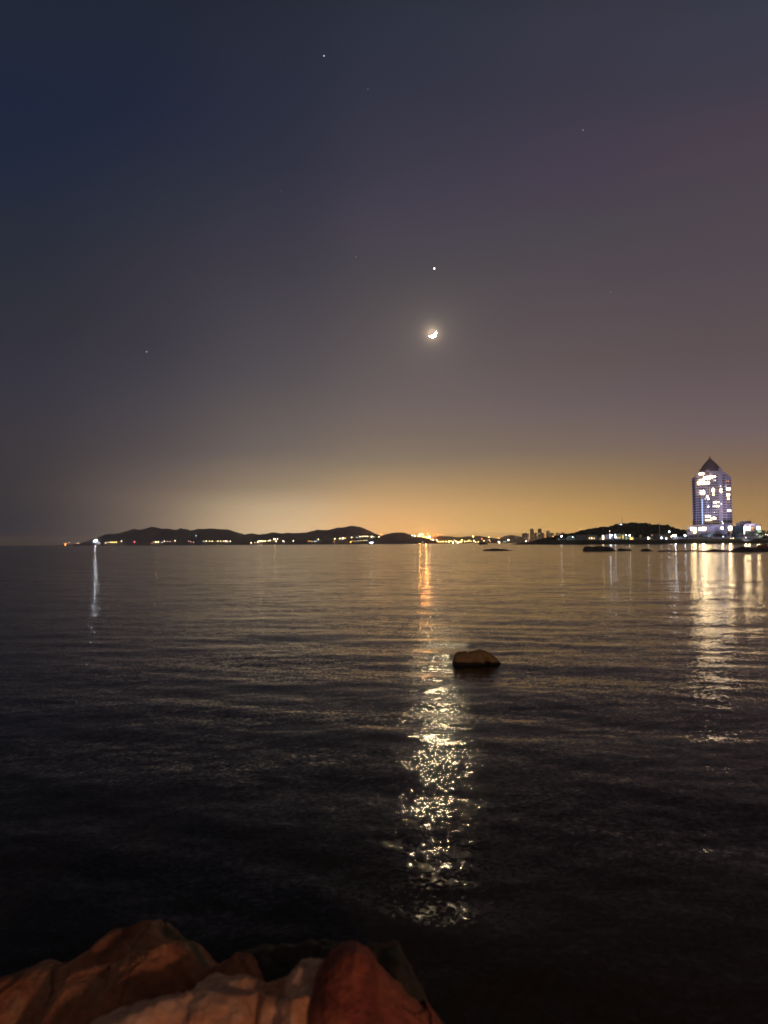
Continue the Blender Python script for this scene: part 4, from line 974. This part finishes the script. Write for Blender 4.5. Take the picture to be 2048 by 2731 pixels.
loaf('rock', [(1862,1471.5),(1880,1468.5),(1896,1466),(1910,1464.6),(1925,1466.5),(1945,1468.2),(1962,1465.5),(1975,1466.5),(1990,1471)], Yw(1920, 1472), 1.2, 2.0, Mdr, 'humped black reef at the head of the golden reflection', amp=0.12, ns=0.5, zb=-0.4, group=gR)
loaf('rock', [(1958,1472),(1968,1462),(1980,1458.5),(1995,1460),(2010,1461),(2030,1463),(2050,1462),(2080,1464),(2140,1472)], Yw(2000, 1471), 3, 5, Mdr, 'broad dark rock spit at the right edge', amp=0.25, ns=0.4, zb=-0.5, group=gR)
Mred = mat_rock('reddish_rock', [(0.14, 0.05, 0.04), (0.36, 0.15, 0.11), (0.5, 0.26, 0.18)], 0.5)
y_ = Yw(2040, 1467)
for i, (xa, xb, yt, lb) in enumerate([(2018, 2034, 1453.5, 'left reddish lit boulder at the far right edge'), (2030, 2052, 1451.8, 'right reddish lit boulder at the far right edge'), (2046, 2090, 1451, 'outermost reddish boulder cut by the picture edge')]):
    loaf('boulder', [(xa,1467),(xa+2,yt+3),((xa+xb)/2,yt),(xb-3,yt+2),(xb,1467)], y_+4+i*2, 1.5, 2, Mred, lb, amp=0.25, ns=0.8, zb=-0.5, nu=40, group='reddish boulders at the right edge')
loaf('rock', [(1284,1469),(1292,1465.6),(1305,1464.4),(1320,1462.6),(1332,1463.2),(1345,1464.6),(1358,1466),(1369,1469)], Yw(1325, 1468.6), 1.0, 1.6, Mdr, 'thin flat reef in mid bay, below the hazy round hill', amp=0.1, ns=0.6, zb=-0.4, group=gR)
loaf('rock', [(1274,1452.5),(1279,1449),(1288,1448.3),(1298,1449.2),(1304,1452.5)], Yw(1290, 1452.4), 5, 6, Mdr, 'tiny flat dark islet near the low far shore', amp=0.4, ns=0.1, zb=-0.6, group=gR)
loaf('rock', [(1370,1452.6),(1380,1450),(1400,1449),(1425,1448.5),(1445,1449.5),(1460,1452.6)], Yw(1410, 1452.4), 8, 10, Mdr, 'low dark reef joining the left tip of the headland', amp=0.4, ns=0.1, zb=-0.6, group=gR)
# brown rock in the middle of the water
Mbr = mat_rock('brown_rock', [(0.32, 0.17, 0.07), (0.45, 0.26, 0.11), (0.36, 0.16, 0.07)], 2.0, wet=0.10, bump=0.012)
loaf('boulder', [(1203,1779),(1206,1768),(1210,1752),(1215,1743),(1222,1739),(1238,1738),(1258,1737.5),(1276,1735),(1290,1735.5),(1301,1739),(1311,1745),(1320,1751),(1327,1758),(1333,1767),(1342,1773),(1356,1779)], Yw(1280, 1771), 0.30, 0.4, Mbr,
     'brown whale-backed boulder alone in the middle of the water', amp=0.035, ns=2.4, zb=-0.15, notch=(1297, 6.5, 0.2), blocks=0.02, bscale=3, seed=4)
# foreground rocks
MfA = mat_rock('tan_rock', [(0.13, 0.06, 0.03), (0.38, 0.13, 0.06), (0.44, 0.21, 0.11), (0.17, 0.14, 0.065)], 1.9, bump=0.03)
MfB = mat_rock('orange_rock', [(0.52, 0.18, 0.08), (0.64, 0.29, 0.15), (0.72, 0.42, 0.27), (0.58, 0.21, 0.10)], 1.8, bump=0.03)
MfC = mat_rock('red_rock', [(0.12, 0.03, 0.02), (0.27, 0.06, 0.035), (0.36, 0.10, 0.05), (0.16, 0.05, 0.03)], 2.2, bump=0.03)
MfD = mat_rock('blackish_rock', [(0.02, 0.018, 0.012), (0.045, 0.035, 0.022), (0.06, 0.04, 0.025)], 2.5, bump=0.012)  # nearly black base colour for the rock in the gap
gF = 'shore rocks in the foreground'
loaf('shore_rock', [(-300,2760),(-200,2680),(-90,2640),(0,2618),(60,2612),(120,2602),(180,2570),(240,2532),(290,2504),(340,2490),(395,2494),(440,2512),(480,2540),(540,2582),(600,2612),(660,2700)], 4.9, 0.55, 0.5, MfA,
     'long tan slab rising from the left edge, farthest of the foreground rocks', zb=-0.3, amp=0.05, ns=2.2, cracks=0.012, crack_scale=1.3, seed=1, strata=3.4, blocks=0.03, bscale=2.6, nu=280, nv=110, group=gF, power=0.5)
loaf('shore_rock', [(20,2830),(60,2740),(120,2690),(165,2640),(230,2600),(300,2580),(330,2552),(380,2538),(440,2536),(480,2546),(515,2572),(560,2585),(620,2558),(650,2560),(690,2590),(740,2640),(770,2720)], 4.35, 0.5, 0.4, MfA,
     'olive-tan slab between the farthest slab and the bright front rock', zb=-0.3, amp=0.05, ns=2.6, cracks=0.014, crack_scale=1.4, seed=8, strata=3.4, blocks=0.03, bscale=2.6, nu=280, nv=110, group=gF, power=0.5)
loaf('shore_rock', [(170,2840),(205,2745),(250,2706),(310,2676),(370,2652),(430,2640),(480,2644),(530,2642),(560,2634),(610,2624),(648,2616),(672,2626),(698,2654),(720,2626),(750,2630),(770,2602),(800,2568),(850,2552),(880,2562),(920,2620),(980,2800)], 3.85, 0.7, 0.35, MfB,
     'bright orange-tan rock at the bottom of the picture', zb=-0.3, amp=0.045, ns=2.8, cracks=0.016, crack_scale=1.6, seed=15, strata=2.4, blocks=0.03, bscale=2.6, nu=220, nv=120, group=gF, power=0.45)
loaf('shore_rock', [(780,2850),(820,2670),(850,2590),(880,2550),(915,2532),(950,2530),(978,2544),(998,2572),(1010,2600),(1040,2625),(1080,2652),(1120,2690),(1180,2760),(1260,2850)], 3.7, 0.6, 0.4, MfC,
     'rounded red rock at the right end of the foreground rocks', zb=-0.3, amp=0.04, ns=2.5, cracks=0.015, crack_scale=1.2, seed=33, blocks=0.025, bscale=2.2, nu=220, nv=120, group=gF, power=0.5)
loaf('shore_rock', [(520,2720),(560,2640),(600,2575),(660,2545),(720,2530),(780,2535),(850,2525),(930,2540),(1010,2560),(1060,2550),(1085,2580),(1110,2640),(1180,2760)], 4.6, 0.45, 0.5, MfD,
     'blackish rock in the gap behind the bright and red rocks', zb=-0.3, amp=0.05, ns=2.4, cracks=0.03, seed=41, nu=160, nv=50, group=gF)

# ------------------------------------------------------------------ vessels
Mh = mat_plain('ship_hull', (0.16, 0.15, 0.20), None, 0.1, 0.5); Msup = mat_plain('ship_superstructure', (0.6, 0.58, 0.7), None, 0.2, 0.5)
def vessel(px0, px1, py, Y, h, label, lights, name='ship', cat='ship', sup=0.3):
    a = at(px0, py, Y); c = at(px1, py, Y); Lx = c.x-a.x; mx_ = (a.x+c.x)/2; wd = max(2.0, Lx*0.16)
    r = empty(name, Vector((mx_, Y, 0)), label, cat)
    m = MB(); st = [(-0.5, 0.75), (-0.3, 1), (0.2, 1), (0.4, 0.6), (0.5, 0.05)]; vs = []
    for t, k in st:
        sh = 1+0.25*abs(t)*2
        for yy, zz in ((-1, sh), (-0.7, -0.2), (0.7, -0.2), (1, sh)): vs.append((mx_+t*Lx, Y+yy*wd*k*0.5, h*0.35*zz if zz > 0 else -0.6))
    fs = [(0, 1, 2, 3), (19, 18, 17, 16)]
    for i in range(4):
        for j in range(4): fs.append((i*4+j, i*4+4+j, i*4+4+(j+1) % 4, i*4+(j+1) % 4))
    m.add(vs, fs); m.build('hull', Mh, r)
    m = MB(); m.box(mx_+Lx*(sup-0.16), mx_+Lx*(sup+0.14), Y-wd*0.38, Y+wd*0.38, h*0.42, h*0.72); m.box(mx_+Lx*(sup-0.1), mx_+Lx*(sup+0.08), Y-wd*0.3, Y+wd*0.3, h*0.724, h*0.9)
    m.build('superstructure', Msup, r)
    m = MB(); m.bar((mx_+Lx*(sup-0.05), Y, h*0.9), (mx_+Lx*(sup-0.05), Y, h*1.5), Lx*0.008+0.15); m.bar((mx_-Lx*0.2, Y, h*0.4), (mx_-Lx*0.2, Y, h*1.1), Lx*0.008+0.15); m.build('mast', M['pole'], r)
    for (lx, ly, rr_, kd, s) in lights:
        p = at(lx, ly, Y-wd*0.55); m = MB(); m.ball(p, rr_, seg=8, ring=5); m.build('deck_light', lampmat(kd, s), r)
    return r
vessel(233, 270, 1456, 4900, 22, 'ship with a dazzling white deck light at the far left', [(254.8, 1441.6, 3.4, 'white', 600.0), (249.5, 1443.6, 2.0, 'cool', 30.0), (258, 1440.2, 1.8, 'cool', 20.0), (262, 1451.5, 1.4, 'cool', 1.5)])
vessel(166, 182, 1457.5, 4700, 12, 'boat glowing orange at the far left end of the lights', [(174, 1453, 3.4, 'orange', 8.0), (171.3, 1449.8, 2.2, 'orange', 5.0), (178.5, 1449, 2.2, 'orange', 3.5), (175.2, 1449.5, 1.6, 'yellow', 8.0), (185, 1447.5, 1.6, 'pink', 4.0)], 'boat', 'boat')
vessel(981, 998, 1451.5, 4100, 9, 'boat with a cluster of three white lights below the tallest hill', [(989.7, 1447.7, 3.3, 'cool', 26.0), (984.9, 1447.3, 1.5, 'white', 9.0), (995, 1446, 1.6, 'white', 9.0), (992.6, 1448.5, 1.6, 'white', 9.0)], 'boat', 'boat')
vessel(1122.5, 1131, 1449.8, 3900, 5, 'tiny boat with one bluish light under the orange floodlight', [(1126.5, 1446, 1.2, 'cool', 7.0)], 'boat', 'boat')
vessel(151, 159, 1455.5, 5200, 5, 'tiny dim boat left of the orange glowing boat', [(156, 1453, 1.2, 'cool', 0.7)], 'boat', 'boat')

# ------------------------------------------------------------------ lights
def spot(name, loc, target, power, color, size=R(60), rad=1.0):
    l = bpy.data.lights.new(name, 'SPOT'); l.energy = power; l.color = color; l.spot_size = size; l.spot_blend = 0.6; l.shadow_soft_size = rad
    o = bpy.data.objects.new(name, l); col.objects.link(o); o.location = loc
    o.rotation_euler = (Vector(target)-Vector(loc)).to_track_quat('-Z', 'Y').to_euler(); return o
# facade floodlights at the foot of the tower
cxT = tx(1897)
spot('facade_floodlight', (cxT-35, TY-75, 11), (cxT-6, TY, 40), 95000, (0.52, 0.55, 1.0), R(75))
spot('facade_floodlight', (cxT+25, TY-75, 11), (cxT+10, TY, 70), 110000, (0.88, 0.68, 0.98), R(75))
ax_ = at(1990, 1420, 958)
spot('annex_fill_light', (ax_.x-25, 905, 6), (ax_.x, 958, 14), 32000, (0.75, 0.75, 1.0), R(80))  # added light without a fixture, brightens the annex wall
# promenade lamp behind the viewpoint that lights the shore rocks
pl = bpy.data.lights.new('promenade_lamp_light', 'POINT'); pl.energy = 1150; pl.color = (1.0, 0.58, 0.38); pl.shadow_soft_size = 0.25
plo = bpy.data.objects.new('promenade_lamp_light', pl); col.objects.link(plo); plo.location = (3.5, -5.5, 3.1)
# port floodlights
pp = at(1136, 1428, 4700)
pl = bpy.data.lights.new('port_light', 'POINT'); pl.energy = 3.0e6; pl.color = (1.0, 0.35, 0.08); pl.shadow_soft_size = 3
plo = bpy.data.objects.new('port_light', pl); col.objects.link(plo); plo.location = (pp.x, 4690, 45)

# ------------------------------------------------------------------ haze
m = MB(); m.box(-17000, 17000, -17000, 17000, -7.5, 175)
hz, nt = newmat('night_haze'); out = N(nt, 'ShaderNodeOutputMaterial'); pv = N(nt, 'ShaderNodeVolumePrincipled')
pv.inputs['Color'].default_value = (0.95, 0.92, 0.9, 1); pv.inputs['Density'].default_value = HZD; pv.inputs['Anisotropy'].default_value = 0.68
L(nt, pv.outputs[0], out.inputs['Volume'])
tag(m.build('haze', hz, loc=(0, 0, 0)), 'thin night haze over the whole bay', 'haze', kind='stuff')

# ------------------------------------------------------------------ render settings
sc.view_settings.view_transform = 'Standard'; sc.view_settings.look = 'None'; sc.view_settings.exposure = 0; sc.view_settings.gamma = 1
sc.view_settings.use_curve_mapping = False
sc.cycles.use_denoising = True
sc.cycles.sample_clamp_indirect = 60
sc.cycles.sample_clamp_direct = 140
sc.cycles.filter_width = 1.6
sc.cycles.max_bounces = 4; sc.cycles.caustics_reflective = False
